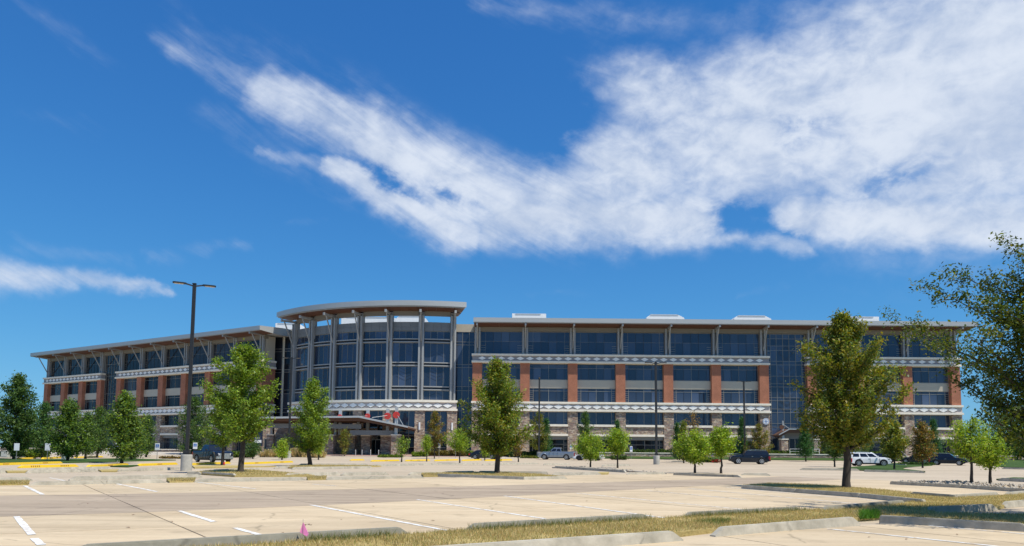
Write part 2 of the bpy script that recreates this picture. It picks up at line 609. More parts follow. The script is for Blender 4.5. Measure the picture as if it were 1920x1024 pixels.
def carpaint(name, col, metal=0.3):
    m, t, b = mat_base(name)
    b.inputs['Base Color'].default_value = (*col, 1)
    b.inputs['Metallic'].default_value = metal
    b.inputs['Roughness'].default_value = 0.32
    b.inputs['Coat Weight'].default_value = 0.6
    b.inputs['Coat Roughness'].default_value = 0.04
    return m


M = dict(
    stone=mat_stone('ledge_stone', 1.3), brick=mat_brick(),
    cream=mat('cream_precast', (.82, .75, .62), .8, var=.08, scale=1.2), frieze=mat('grey_frieze', (.29, .28, .285), .85, var=.05, scale=1.5),
    frieze_low=mat('mauve_frieze', (.55, .49, .455), .85, var=.05, scale=1.5),
    diamond=mat('white_precast_diamond', (.84, .83, .79), .8, var=.07, scale=2.0),
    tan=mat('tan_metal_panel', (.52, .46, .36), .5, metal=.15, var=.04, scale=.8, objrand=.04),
    greypanel=mat('grey_metal_panel', (.20, .205, .205), .5, metal=.15, var=.05, scale=.6, objrand=.06),
    steel=mat('painted_steel', (.33, .335, .33), .5, metal=.1, var=.06, scale=1.5),
    fascia=mat('fascia_metal', (.46, .46, .44), .42, metal=.3, var=.05, scale=.5, stretch=(.3, .3, 3)),
    roofing=mat('roof_metal', (.46, .46, .45), .5, metal=.2, var=.06), soffit=mat('wood_soffit', (.115, .046, .024), .55, var=.22, scale=2.0, stretch=(.4, 4, 4)),
    mull=mat('mullion_metal', (.33, .305, .26), .4, metal=.3), mulldark=mat('dark_mullion', (.03, .033, .04), .4, metal=.2),
    glass=mat_glass('blue_tinted_glass', (.026, .036, .060), .75, .03, .6), glassdark=mat_glass('shaded_glass', (.016, .018, .023), .28, .03, .6),  # glassdark: same glazing, shade and weak reflection put into its colour
    white=mat('white_equipment_metal', (.74, .74, .72), .5, var=.05, scale=1), wood=mat('canopy_timber', (.13, .065, .04), .6, var=.25, scale=3, stretch=(.5, 5, 5)),
    red=mat('red_disc_paint', (.52, .035, .03), .5, var=.15, scale=3), masts=mat('galvanised_steel', (.48, .49, .48), .45, metal=.4, var=.08),
    header=mat('shaded_tan_header', (.23, .20, .155), .5, metal=.15, var=.04, scale=.8),  # darker copy of the tan panel, eaves shade put into its colour
    wall=mat('tan_building_wall', (.36, .32, .26), .8, var=.06), interior=mat('dark_recess', (.02, .02, .022), .8),
    lamp=mat('dark_bronze_lamp', (.034, .035, .037), .45, metal=.3, var=.1), lens=mat('lamp_lens', (.55, .48, .36), .3),
    soiled=mat_concrete('soiled_kerb_concrete', (.22, .205, .16), (.36, .335, .265), 0, 2.2, .06),
    plinth=mat_concrete('plinth_concrete', (.33, .32, .28), (.47, .45, .40), 0, 1.6),
    slab=mat_concrete('stall_concrete', (.48, .37, .235), (.64, .515, .345), .16, .4, .06),
    aisle=mat_concrete('aisle_concrete', (.34, .265, .19), (.475, .38, .275), .36, .35, .05),
    lot=mat_concrete('lot_concrete', (.43, .345, .245), (.56, .465, .34), .22, .12),
    walk=mat_concrete('walk_concrete', (.45, .40, .33), (.55, .49, .41), 0, .4),
    kerb=mat_concrete('kerb_concrete', (.33, .30, .235), (.56, .51, .41), .10, 2.6, .07),
    grass=mat_ground('dry_turf', [(.28, (.20, .16, .06)), (.45, (.40, .31, .12)), (.6, (.50, .39, .165)), (.78, (.28, .25, .085))]),
    green=mat_ground('green_turf', [(.3, (.025, .05, .014)), (.5, (.05, .095, .025)), (.7, (.10, .13, .04))], .5, 10),
    land=mat_ground('far_land', [(.3, (.05, .07, .025)), (.5, (.10, .11, .045)), (.7, (.17, .15, .07))], .03, 1.0),
    line=mat_worn('white_line_paint', (.76, .76, .74), (.52, .43, .32), .47, .60, 5.0),
    yellow=mat_worn('yellow_kerb_paint', (.74, .50, .02), (.50, .42, .30), .60, .78, 2.0), mark=mat('brown_stencil', (.30, .10, .03), .8),
    bark=mat('bark', (.050, .040, .032), .9, var=.35, scale=9, bump=.8, stretch=(1, 1, .3)),
    bark2=mat('grey_bark', (.13, .11, .09), .9, var=.3, scale=9, bump=.6, stretch=(1, 1, .3)),
    leaf=mat_leaf('leaf'), rock=mat('pale_rock', (.40, .345, .27), .85, var=.35, scale=6, objrand=.1),
    tyre=mat('tyre_rubber', (.015, .015, .016), .8), rim=mat('alloy_rim', (.55, .56, .58), .3, metal=.8), rimdark=mat('black_rim', (.03, .03, .032), .35, metal=.5),
    carglass=mat_glass('car_glass', (.012, .016, .022), .6, .05, .1), chrome=mat('chrome', (.62, .64, .66), .15, metal=1.0), blacktrim=mat('black_trim', (.02, .02, .021), .55),
    headlight=mat('headlight_lens', (.62, .65, .68), .12, spec=.9), taillight=mat('taillight_lens', (.45, .015, .015), .2), amber=mat('amber_lens', (.6, .18, .02), .3),
    signwhite=mat('sign_white', (.78, .79, .80), .5), signblue=mat('sign_blue', (.02, .14, .45), .5), post=mat('sign_post', (.28, .29, .29), .5, metal=.4),
    pink=mat('pink_flag_plastic', (.85, .25, .52), .5), box=mat('utility_box_grey', (.42, .44, .40), .6, var=.08), poster=mat('navy_poster', (.012, .02, .05), .4),
    paver=mat('brick_pavers', (.36, .24, .19), .9, var=.2, scale=4),
)

# ------------------------------------------------------------------ the setting: land, car park, kerbs
def sheet(name, x0, x1, ys, dz, material):
    mb = MB()
    vs, fs = [], []
    for y in ys:
        z = gz(0, y) + dz
        vs += [(x0, y, z), (x1, y, z)]
    for i in range(len(ys) - 1):
        fs.append((2 * i, 2 * i + 1, 2 * i + 3, 2 * i + 2))
    mb.add(vs, fs)
    me = mb.mesh(name, recalc=False)
    return tag(link(name, me, material), kind='structure')


sheet('ground', -2500, 2500, [-300, 60, 96, 118, 124, 131, 400, 4500], -0.09, M['land'])
lot = sheet('parking_lot', -190, 190, [-60, 60, 96, 118, 123.5], -0.035, M['lot'])

RA = math.atan2(.469, .883)
CR, SR = math.cos(RA), math.sin(RA)


def UV(u, v):
    return (u * CR - v * SR, u * SR + v * CR)


POL = [[(-16, 10.4), (2.7, 11.75), (5.5, 12.1), (10.25, 12.45), (15.7, 12.9), (21, 13.8), (26, 14.8), (40, 17.5)],
       [(-16, 18.6), (-2.3, 18.8), (1.9, 18.95), (6.2, 19.9), (12.3, 21.5), (22, 24.5), (26, 25.3), (40, 29)],
       [(-16, 27.2), (-3.4, 26.9), (.2, 26.5), (4.4, 26.65), (12, 27.5), (24, 29.8), (40, 33.5)],
       [(-16, 33.4), (-3.3, 33.66), (1.5, 34.1), (7.5, 35.1), (13.5, 36.2), (24, 38), (40, 41)]]


def pv(i, u):
    p = POL[i]
    return float(np.interp(u, [q[0] for q in p], [q[1] for q in p]))


def slab(c4, material, label=None):
    cx, cy = sum(p[0] for p in c4) / 4, sum(p[1] for p in c4) / 4
    mb = MB()
    n = 4
    cc = []
    for k in range(4):   # pull the corners in by a joint's half width
        p, a, b = c4[k], c4[k - 1], c4[(k + 1) % 4]
        d1 = Vector((a[0] - p[0], a[1] - p[1])).normalized()
        d2 = Vector((b[0] - p[0], b[1] - p[1])).normalized()
        cc.append((p[0] + (d1.x + d2.x) * .010, p[1] + (d1.y + d2.y) * .010))
    mb.prism([(p[0] - cx, p[1] - cy) for p in cc], 'z', -0.045, random.Random(cx * 7 + cy).uniform(-.002, .002))
    o = link('concrete_slab', mb.mesh('concrete_slab', bevel=0.006), material, lot)
    o.location = (cx, cy, 0)
    return o


us = [-16 + 4.3 * i for i in range(14)]
sk = lambda u, v: u - (v - 12) * 0.135 + 0.2     # joints run a little askew of the rows
for i in range(len(us) - 1):
    for b, (mt, nsub) in enumerate(((M['slab'], 2), (M['aisle'], 2), (M['slab'], 2))):
        for k in range(nsub):
            def pt(u, f):
                v = pv(b, u) * (1 - f) + pv(b + 1, u) * f
                for _ in range(3):
                    uu = sk(u, v)
                    v = pv(b, uu) * (1 - f) + pv(b + 1, uu) * f
                return UV(sk(u, v), v)
            f0, f1 = k / nsub, (k + 1) / nsub
            slab([pt(us[i], f0), pt(us[i + 1], f0), pt(us[i + 1], f1), pt(us[i], f1)], mt)
for i in range(5):
    for k in range(3):
        u0, v0 = 5.5 + 4.0 * i, -2 + 4.0 * k
        slab([UV(u0, v0), UV(u0 + 4, v0), UV(u0 + 4, v0 + 4), UV(u0, v0 + 4)], M['slab'])


def kerb(a, b, h=0.15, w=0.16, e0=0.25, e1=0.25, material='kerb', name='kerb', ga=None, gb=None, marks=0):
    """one length of kerb; a, b: the foot of its near face, first and last point"""
    A, B = ga or G(*a), gb or G(*b)
    d = (B - A); L = d.length
    d.normalize()
    n = Vector((-d.y, d.x, 0))
    if n.dot(A) < 0:
        n = -n
    e0, e1 = min(e0, L * .3), min(e1, L * .3)
    mb = MB()
    prof = [(0, -.05), (L, -.05), (L, .012), (L - e1, h), (e0, h), (0, .012)]
    z0 = A.z
    def P(s, t, z):
        q = A + d * s + n * t
        return (q.x - A.x, q.y - A.y, z + (B.z - A.z) * s / L)
    cutn = max(1, int(L / 3.2))
    front = [P(s, 0 if z < .02 else .018, z) for s, z in prof]
    back = [P(s, w if z < .02 else w - .018, z) for s, z in prof]
    m = len(prof)
    mb.add(front + back, [tuple(range(m)), tuple(range(2 * m - 1, m - 1, -1))] + [(i, m + i, m + (i + 1) % m, (i + 1) % m) for i in range(m)])
    o = link(name, mb.mesh(name, bevel=.018 if L < 12 else .012), M[material])
    o.location = A
    tag(o, kind='structure')
    for k in range(marks):
        s = L * (k + .5) / marks
        q = MB()
        for j in range(5):
            c = P(s - .35 + j * .16, -.006, .075)
            q.bar(P(s - .35 + j * .16, -.001, .04), P(s - .35 + j * .16, .012, .12), .09, .012)
        link('stencil_mark', q.mesh('stencil_mark'), M['mark'], o)
    return o


for a, b, kw in [
        ((120, 1048), (775, 1006), dict(h=.17, material='soiled')), ((872, 1001), (1225, 978), dict(h=.17, material='soiled')), ((1283, 974), (1508, 961), dict(material='soiled')), ((1545, 962), (1702, 947), dict(material='soiled')),
        ((700, 1058), (1284, 1014), dict(h=.17)), ((1342, 1007), (1615, 983), dict(h=.16)), ((1648, 980), (1945, 999), dict(e0=.02, h=.16)),
        ((1389, 916), (1490, 924), dict(e0=.02, e1=.01)), ((1490, 924), (1610, 933), dict(e0=.01, e1=.01)), ((1610, 933), (1730, 946), dict(e0=.01, e1=.05)),
        ((1700, 929), (1790, 936.5), dict(e0=.3, e1=.02)), ((1790, 936.5), (1876, 930), dict(e0=.02)), ((1890, 931), (1960, 925), {}),
        ((1748, 962), (1872, 955), dict(e0=.03)), ((1886, 951), (1960, 944), {}),
        ((1668, 908), (1800, 915), dict(e0=.02, e1=.01)), ((1800, 915), (1940, 925), dict(e0=.01)),
        ((-60, 904), (62, 900.5), {}), ((55, 910.5), (200, 908), dict(e1=.01)), ((200, 908), (312, 905.5), dict(e0=.01)), ((130, 900), (380, 894.5), {}),
        ((365, 904), (470, 902.5), dict(e1=.01)), ((470, 902.5), (574, 900.5), dict(e0=.01)), ((612, 899.5), (797, 897), {}), ((640, 891), (730, 889.5), {}), ((768, 890), (893, 887), {}),
        ((818, 893), (982, 899.5), dict(e0=.05, e1=.01)), ((982, 899.5), (1065, 898), dict(e0=.01)), ((893, 887), (1028, 888.5), dict(e1=.1)),
        ((50, 886.5), (185, 883.5), {}), ((-30, 887), (12, 886), {}), ((222, 883.5), (342, 880), {}), ((0, 882.5), (26, 882), {}), ((60, 882), (212, 878.5), {}),
        ((350, 889), (378, 889.5), dict(e0=.02)), ((378, 889.5), (440, 893.5), dict(e0=.01)), ((400, 885), (492, 881), {}), ((535, 893), (640, 890), {}),
        ((548, 879.5), (700, 877.5), {}), ((515, 878), (549, 877.5), {}), ((560, 872.5), (665, 872), {}), ((700, 874), (778, 872.5), {}),
        ((725, 872.5), (900, 870.5), {}), ((640, 872.5), (690, 872), {}), ((905, 871.5), (1010, 870), {}),
        ((1040, 877), (1100, 881), dict(e0=.02, e1=.01)), ((1100, 881), (1172, 885.5), dict(e0=.01)), ((1036, 890.5), (1128, 890), {}), ((1176, 890), (1250, 889.5), {}),
        ((1262, 891), (1390, 895.5), dict(e0=.02)), ((1130, 874), (1182, 873), {}), ((1020, 871.5), (1070, 871), {}), ((1258, 866), (1285, 866.5), {}),
        ((1390, 891), (1445, 891.5), {}), ((1500, 880.5), (1612, 882), {}), ((1620, 884), (1735, 886.5), dict(e0=.05)), ((1640, 871), (1700, 873), {}),
        ((1870, 900.5), (1960, 904.5), {}), ((1878, 879), (1930, 880), {})]:
    kerb(a, b, **kw)
for a, b, n in [((-30, 873), (118, 868.5), 2), ((38, 877), (148, 874.5), 2), ((168, 876), (243, 872.5), 1), ((262, 873.3), (334, 870.6), 1), ((358, 872), (433, 869), 1),
                ((455, 870.5), (550, 866.8), 2), ((27, 861.5), (68, 859.8), 0), ((82, 860.5), (119, 858.6), 0), ((142, 858.6), (194, 857), 0), ((658, 863.4), (684, 863), 0),
                ((698, 865.2), (750, 864), 1), ((762, 864.6), (807, 863.4), 1), ((817, 864.4), (860, 863), 1), ((868, 864), (904, 863), 0), ((911, 864), (961, 863), 0)]:
    kerb(a, b, h=.16, w=.3, e0=.3, e1=.3, material='yellow', name='yellow_kerb', marks=n)


def line_on(a, b, w=.10, z=.006, name='parking_line'):
    A, B = G(*a), G(*b)
    d = (B - A).normalized()
    n = Vector((-d.y, d.x, 0)) * w / 2
    c = (A + B) / 2
    vs = []
    N = 6
    rnd = random.Random(a[0])
    mb = MB()
    pts = []
    for i in range(N + 1):
        p = A.lerp(B, i / N)
        k = 1 + rnd.uniform(-.10, .10)
        pts.append((p + n * k, p - n * k))
    for i in range(N):
        vs = [pts[i][0], pts[i + 1][0], pts[i + 1][1], pts[i][1]]
        mb.add([(v.x - c.x, v.y - c.y, z) for v in vs] , [(0, 1, 2, 3)])
    o = link(name, mb.mesh(name), M['line'])
    o.location = (c.x, c.y, c.z)
    return tag(o, kind='structure')


for a, b, w in [((46, 911), (80, 927.5), .12), ((217, 907), (294, 922), .12), ((31, 969), (60, 1003), .13), ((64, 1010), (78, 1022), .12), ((335, 958), (402, 979), .12), ((440, 990), (486, 1003), .12),
                ((582, 947), (862, 999.5), .11), ((782, 937), (1022, 973), .10), ((945, 930), (1258, 973), .10), ((1080, 925), (1500, 966), .09), ((1212, 920), (1400, 937), .09),
                ((1290, 916), (1620, 946), .09), ((1360, 914), (1650, 940), .08), ((370, 904.5), (480, 917), .10), ((585, 908), (632, 911.5), .10), ((1552, 992), (1960, 1034), .10), ((1740, 986), (1960, 1005), .08)]:
    line_on(a, b, w)
for a, b in [((92, 894.2), (122, 900)), ((300, 889), (350, 893)), ((560, 891), (640, 893.5)), ((1690, 911), (1760, 917)), ((1500, 893), (1560, 897)), ((1250, 895), (1330, 899)),
             ((880, 879), (930, 880.5)), ((610, 882), (660, 884)), ((1010, 880), (1035, 881.5))]:
    line_on(a, b, .10, -.031)


def poly_px(px):
    return [G(*p) for p in px]


def patch(name, px, material, top=.055, kind='structure', world=None):
    P = world or poly_px(px)
    c = sum(P, Vector()) / len(P)
    bm = bmesh.new()
    vs = [bm.verts.new((p.x - c.x, p.y - c.y, p.z - c.z + top)) for p in P]
    f = bm.faces.new(vs)
    r = bmesh.ops.extrude_face_region(bm, geom=[f])
    ev = [g for g in r['geom'] if isinstance(g, bmesh.types.BMVert)]
    for q in vs:
        q.co.z -= top + .08
    bmesh.ops.triangulate(bm, faces=bm.faces)
    bmesh.ops.recalc_face_normals(bm, faces=bm.faces)
    me = bpy.data.meshes.new(name)
    bm.to_mesh(me); bm.free()
    o = link(name, me, M[material])
    o.location = c
    return tag(o, kind=kind)


GP1 = [(100, 1052), (735, 1010), (880, 998), (1245, 975.5), (1530, 959.5), (1548, 959), (1700, 944.5), (1728, 942), (1600, 929), (1500, 921), (1392, 912.5), (1440, 908), (1540, 911), (1660, 921), (1760, 933), (1790, 936.5),
       (1895, 930), (1960, 923), (1960, 944), (1886, 950), (1868, 954.5), (1745, 962), (1760, 966.5), (1960, 969), (1960, 994), (1650, 971.5), (1612, 975), (1348, 995), (1280, 1003), (870, 1030), (700, 1052), (100, 1100)]
ISLES = [('median_turf', GP1, 'grass'),
         ('island_turf', [(395, 884), (360, 888), (378, 889.5), (440, 893.5), (590, 893), (520, 886), (440, 881)], 'grass'),
         ('island_turf', [(520, 876.5), (550, 874), (600, 873.3), (715, 874.6), (650, 877.5), (555, 878.5)], 'grass'),
         ('island_turf', [(785, 889), (822, 892), (982, 898.5), (1062, 897), (1015, 891), (940, 887), (860, 886.5)], 'grass'),
         ('verge_turf', [(-60, 906), (55, 906), (50, 910), (-60, 911)], 'grass'), ('verge_turf', [(312, 901), (366, 900), (362, 904), (318, 905)], 'grass'),
         ('verge_turf', [(575, 897), (612, 896), (610, 899.5), (577, 900)], 'grass'), ('verge_turf', [(790, 890.3), (824, 890.3), (820, 893.5), (794, 893.5)], 'grass'),
         ('verge_turf', [(360, 874.6), (420, 873.6), (520, 875), (420, 877), (365, 878)], 'grass'), ('verge_turf', [(184, 882), (224, 881), (218, 884.5), (190, 884.5)], 'grass'),
         ('verge_turf', [(10, 884), (52, 883.6), (48, 886), (14, 886.2)], 'grass'), ('verge_turf', [(1110, 887), (1142, 886.5), (1140, 889), (1112, 889.4)], 'grass'),
         ('lawn', [(-80, 869), (-80, 857), (60, 862), (240, 860), (330, 863), (190, 866.5), (130, 868), (60, 867)], 'green'),
         ('lawn', [(206, 875), (228, 873.3), (250, 872.8), (262, 873), (240, 876)], 'green'),
         ('lawn', [(1560, 880), (1600, 876), (1640, 873), (1690, 867.5), (1742, 869.5), (1748, 873), (1700, 876), (1690, 879.5), (1735, 884.5), (1625, 882.5)], 'green'),
         ('lawn', [(1868, 899.5), (1900, 896.5), (1960, 898), (1960, 903)], 'green'), ('lawn', [(1800, 862), (1900, 862.5), (1960, 863), (1960, 878), (1885, 876.5), (1846, 870)], 'green')]
for nm, px, mt in ISLES:
    patch(nm, px, mt)
# lawn bank in front of the low stone wall, paved apron, terrace
patch('lawn', None, 'green', .03, world=[Vector((x, y, gz(x, y))) for x, y in ((12, 125), (120, 124), (120, 130.95), (14, 130.95))])
sheet('plaza', -150, 14, [123.5, 124, 131, 190], -.02, M['walk'])
sheet('brick_apron', -52, -6, [124.6, 131, 137], -.008, M['paver'])
patch('mulch_bed', [(1035, 877), (1100, 880), (1170, 884), (1250, 889), (1215, 886), (1150, 879.5), (1080, 876)], 'rock', .06)

def points_in(poly, n, rng):
    P = np.array([(p.x, p.y) for p in poly])
    lo, hi = P.min(0), P.max(0)
    out = []
    tot = 0
    while tot < n:
        q = rng.uniform(lo, hi, (n * 3, 2))
        x, y = q[:, 0], q[:, 1]
        ins = np.zeros(len(q), bool)
        j = len(P) - 1
        for i in range(len(P)):
            c = ((P[i, 1] > y) != (P[j, 1] > y)) & (x < (P[j, 0] - P[i, 0]) * (y - P[i, 1]) / (P[j, 1] - P[i, 1] + 1e-12) + P[i, 0])
            ins ^= c
            j = i
        out.append(q[ins]); tot += ins.sum()
        if len(out) > 60: break
    return np.concatenate(out)[:n]


def fast_mesh(name, V, F, tint=None):
    me = bpy.data.meshes.new(name)
    nv, k = len(V), F.shape[1]
    me.vertices.add(nv)
    me.vertices.foreach_set('co', np.ascontiguousarray(V, np.float32).ravel())
    me.loops.add(F.size)
    me.loops.foreach_set('vertex_index', np.ascontiguousarray(F, np.int32).ravel())
    me.polygons.add(len(F))
    me.polygons.foreach_set('loop_start', np.arange(0, F.size, k, dtype=np.int32))
    me.polygons.foreach_set('loop_total', np.full(len(F), k, np.int32))
    me.update(calc_edges=True)
    if tint is not None:
        at = me.color_attributes.new('tint', 'FLOAT_COLOR', 'POINT')
        c = np.ones((nv, 4), np.float32); c[:, :3] = tint
        at.data.foreach_set('color', c.ravel())
    return me


def blades(name, pts, z, rng, hmin, hmax, w, cols, wts):
    n = len(pts)
    h = rng.uniform(hmin, hmax, n)
    a = rng.uniform(0, 2 * np.pi, n)
    lean = rng.uniform(.1, .9, n)[:, None] * h[:, None] * np.stack([np.cos(a * 3.1), np.sin(a * 3.1)], 1)
    side = np.stack([np.cos(a), np.sin(a)], 1) * (w * rng.uniform(.6, 1.4, n))[:, None]
    V = np.zeros((n, 3, 3), np.float32)
    zb = z if np.ndim(z) else np.full(n, z)
    V[:, 0, :2] = pts - side; V[:, 1, :2] = pts + side; V[:, 2, :2] = pts + lean
    V[:, 0, 2] = V[:, 1, 2] = zb - .01; V[:, 2, 2] = zb + h
    cols = np.array(cols)[rng.choice(len(cols), n, p=wts)] * rng.uniform(.75, 1.25, n)[:, None]
    me = fast_mesh(name, V.reshape(-1, 3), np.arange(n * 3).reshape(n, 3), np.repeat(cols, 3, 0))
    o = link(name, me, M['leaf'])
    return tag(o, kind='stuff')


rng = np.random.default_rng(5)
STRAW = [(.52, .41, .18), (.44, .32, .13), (.58, .48, .24), (.22, .26, .07), (.36, .33, .11)]
P1 = poly_px(GP1)
pp = points_in(P1, 190000, rng)
dist = np.hypot(pp[:, 0], pp[:, 1])
keep = rng.uniform(0, 1, len(pp)) < np.clip((15.0 / dist) ** 1.2, .1, 1)
pp = pp[keep]
clump = np.sin(pp[:, 0] * 2.3) * np.sin(pp[:, 1] * 2.9 + pp[:, 0]) + rng.normal(0, .6, len(pp))
pp = pp[clump > -.55]
blades('dry_grass', pp, .055, rng, .02, .085, .006, STRAW, [.3, .22, .2, .1, .18])
for px, n, zb, hh in [(ISLES[1][1], 9000, .055, .10), (ISLES[2][1], 6000, .055, .12), (ISLES[3][1], 9000, .055, .10), (ISLES[4][1], 5000, .055, .12), (ISLES[5][1], 2500, .055, .12), (ISLES[6][1], 1500, .055, .12), (ISLES[7][1], 1500, .055, .12)]:
    blades('dry_grass', points_in(poly_px(px), n, rng), zb, rng, .03, hh, .014, STRAW, [.34, .2, .24, .08, .14])
gcl = points_in(poly_px([(1612, 976), (1648, 974), (1645, 968), (1618, 969)]), 1500, rng)
blades('green_grass', gcl, .04, rng, .06, .2, .009, [(.07, .19, .02), (.12, .26, .04), (.05, .12, .02)], [.4, .4, .2])
gcl = points_in(poly_px([(1300, 985), (1345, 990), (1380, 982), (1340, 980)]), 700, rng)
blades('green_grass', gcl, .04, rng, .05, .13, .008, [(.09, .16, .03), (.2, .22, .06)], [.5, .5])
kl = [G(575 + 4 * i, 1021.5 - .245 * i, .05) for i in range(40)] + [G(880 + 4 * i, 1000.5 - .265 * i, .05) for i in range(85)] + [G(1290 + 4 * i, 974 - .24 * i, .05) for i in range(55)]
kp = np.array([(p.x, p.y) for p in kl]).repeat(18, 0) + rng.normal(0, .05, (len(kl) * 18, 2)) + np.array([.02, -.05])
blades('green_grass', kp, .05, rng, .05, .17, .006, [(.10, .15, .03), (.17, .19, .05), (.33, .27, .11)], [.4, .3, .3])

# rock mulch in the far islands: loose stones, heaped
def rocks(px, n, smin, smax):
    pts = points_in(poly_px(px), n, rng)
    V, F = [], []
    base = np.array([(1, 0, 0), (-1, 0, 0), (0, 1, 0), (0, -1, 0), (0, 0, 1), (0, 0, -1)], float)
    tri = [(0, 2, 4), (2, 1, 4), (1, 3, 4), (3, 0, 4), (2, 0, 5), (1, 2, 5), (3, 1, 5), (0, 3, 5)]
    for i, p in enumerate(pts):
        s = rng.uniform(smin, smax, 3) * np.array([1, 1, .7])
        a = rng.uniform(0, 6.28)
        rot = np.array([[math.cos(a), -math.sin(a), 0], [math.sin(a), math.cos(a), 0], [0, 0, 1]])
        V.append((base * s * rng.uniform(.7, 1.2, (6, 1))) @ rot.T + (p[0], p[1], .06 + s[2] * .4))
        F.append(np.array(tri) + 6 * i)
    me = fast_mesh('rock_mulch', np.concatenate(V), np.concatenate(F))
    tag(link('rock_mulch', me, M['rock']), kind='stuff')


rocks([(1700, 904), (1795, 904), (1950, 914), (1950, 924), (1800, 913), (1672, 906.5)], 420, .04, .11)
rocks([(1045, 876.5), (1090, 876), (1160, 880), (1250, 888), (1175, 885), (1100, 880.5)], 120, .05, .11)

# ------------------------------------------------------------------ the building
BASE = Vector((-20, 138, 0.6))
bld = thing('office_building', 'long five storey brick, stone and glass office building bent around a curved glass rotunda', 'building', BASE)
ZG = 0.35
_cache = {}
TILT = random.Random(4)


def cached(key, fn):
    if key not in _cache:
        _cache[key] = fn()
    return _cache[key]


def local(Mw):
    """world matrix of a part -> its matrix under the building's empty"""
    return Matrix.Translation(-BASE) @ Mw


def window(Mw, w, h, xs, zs, xs_dark=(), ladders=None, glass='glass', single=False, bar=.07, framed=True, pane_cols=None):
    """frame object (a part) at the window's lower left corner with its panes as sub-parts.
    xs: light mullions, zs: light transoms, xs_dark: thin dark joints, ladders: [(x0, x1, [z..])] short rungs"""
    key = ('win', round(w, 2), round(h, 2), tuple(np.round(xs, 2)), tuple(np.round(zs, 2)), tuple(np.round(xs_dark, 2)), str(ladders))

    def mk():
        mb = MB()
        if framed:
            mb.box(0, w, -.05, .06, 0, .07).box(0, w, -.05, .06, h - .07, h).box(0, .06, -.05, .06, .07, h - .07).box(w - .06, w, -.05, .06, .07, h - .07)
        for x in xs:
            mb.box(x - bar / 2, x + bar / 2, -.045, .055, .072, h - .072)
        for z in zs:
            mb.box(.062, w - .062, -.04, .05, z - bar / 2, z + bar / 2)
        for (a, b, zz) in ladders or ():
            for z in zz:
                mb.box(a, b, -.035, .045, z - .025, z + .025)
        return mb.mesh('window')
    o = link('window', cached(key, mk), M['mull'], bld, local(Mw))
    cols = [0] + sorted([x for x in xs if .14 * w < x < .86 * w] + list(xs_dark)) + [w] if pane_cols is None else pane_cols
    rows = [0] + sorted(zs) + [h]
    if single:
        me = cached(('pane', round(w, 2), round(h, 2)), lambda: MB().box(.01, w - .01, .02, .05, .01, h - .01).mesh('glazing'))
        link('glazing', me, M[glass], o)
    else:
        for i in range(len(cols) - 1):
            for j in range(len(rows) - 1):
                pw, ph = cols[i + 1] - cols[i], rows[j + 1] - rows[j]
                me = cached(('pane', round(pw, 2), round(ph, 2), glass), lambda: MB().box(.012, pw - .012, .02, .05, .012, ph - .012).mesh('pane'))
                link('pane', me, M[glass], o, Matrix.Translation((cols[i], 0, rows[j])) @ Matrix.Rotation(TILT.uniform(-.006, .006), 4, 'X') @ Matrix.Rotation(TILT.uniform(-.004, .004), 4, 'Z'))
        # back board behind the joints
    if len(xs_dark):
        me = cached(('joint', round(h, 2)), lambda: MB().box(-.03, .03, -.02, .019, .075, h - .075).mesh('dark_joint'))
        for x in xs_dark:
            link('dark_joint', me, M['mulldark'], o, Matrix.Translation((x, 0, 0)))
    return o


def etched(mo, parent):
    for i in range(0, len(mo.v), 8):
        one = MB()
        one.add(mo.v[i:i + 8], [tuple(j - i for j in f) for f in mo.f if i <= f[0] < i + 8])
        link('etched_line', one.mesh('etched_line'), M['mulldark'], parent)


def diamond_mesh(w, h, d=.10):
    def mk():
        mb = MB()
        mb.prism([(-w / 2, 0), (0, -h / 2), (w / 2, 0), (0, h / 2)], 'y', -d, 0)
        return mb.mesh('diamond', bevel=.015)
    return cached(('dia', w, h), mk)


def frieze(Mw, x0, x1, z0, upper, y0=-.12, y1=1.25, pitch=1.844, ends=(0, 0), n=None):
    """banded stone frieze: field, two projecting ledges, a row of raised diamonds"""
    h = 1.85 if not upper else 1.75
    mb = MB(Mw)
    mb.box(x0, x1, y0, y1, z0 + .40, z0 + h - .40)
    o = put('frieze', mb, M['frieze'] if upper else M['frieze_low'], bld, BASE)
    for a, b in ((0, .40), (h - .40, h)):
        led = MB(Mw)
        led.box(x0 - .13, x1 + .13, -.42, y1 + .05, z0 + a, z0 + b)
        put('ledge', led, M['cream'], o, BASE, bevel=.03)
    n = n or int((x1 - x0 - .3) / pitch)
    off = ((x1 - x0) - n * pitch) / 2
    me = diamond_mesh(1.50, .74) if upper else diamond_mesh(1.84, .92, .16)
    for i in range(n):
        Mp = Mw @ Matrix.Translation((x0 + off + (i + .5) * pitch, y0 - .002, z0 + h / 2))
        link('diamond', me, M['diamond'], o, local(Mp))
    if not upper:
        zz = MB(Mw)
        for i in range(n):
            xa = x0 + off + i * pitch
            for q in ((xa, xa + pitch / 2), (xa + pitch, xa + pitch / 2)):
                zz.add([(q[0], y0 - .05, z0 + h / 2 - .02), (q[1], y0 - .05, z0 + h / 2 - .46), (q[1], y0 - .05, z0 + h / 2 - .60), (q[0], y0 - .05, z0 + h / 2 - .16),
                        (q[0], y0 + .002, z0 + h / 2 - .02), (q[1], y0 + .002, z0 + h / 2 - .46), (q[1], y0 + .002, z0 + h / 2 - .60), (q[0], y0 + .002, z0 + h / 2 - .16)],
                       [(0, 1, 2, 3), (7, 6, 5, 4), (0, 4, 5, 1), (1, 5, 6, 2), (2, 6, 7, 3), (3, 7, 4, 0)])
        put('zigzag_shadow', zz, M['greypanel'], o, BASE)  # grey strips stand in for the shadow under the diamonds
    return o


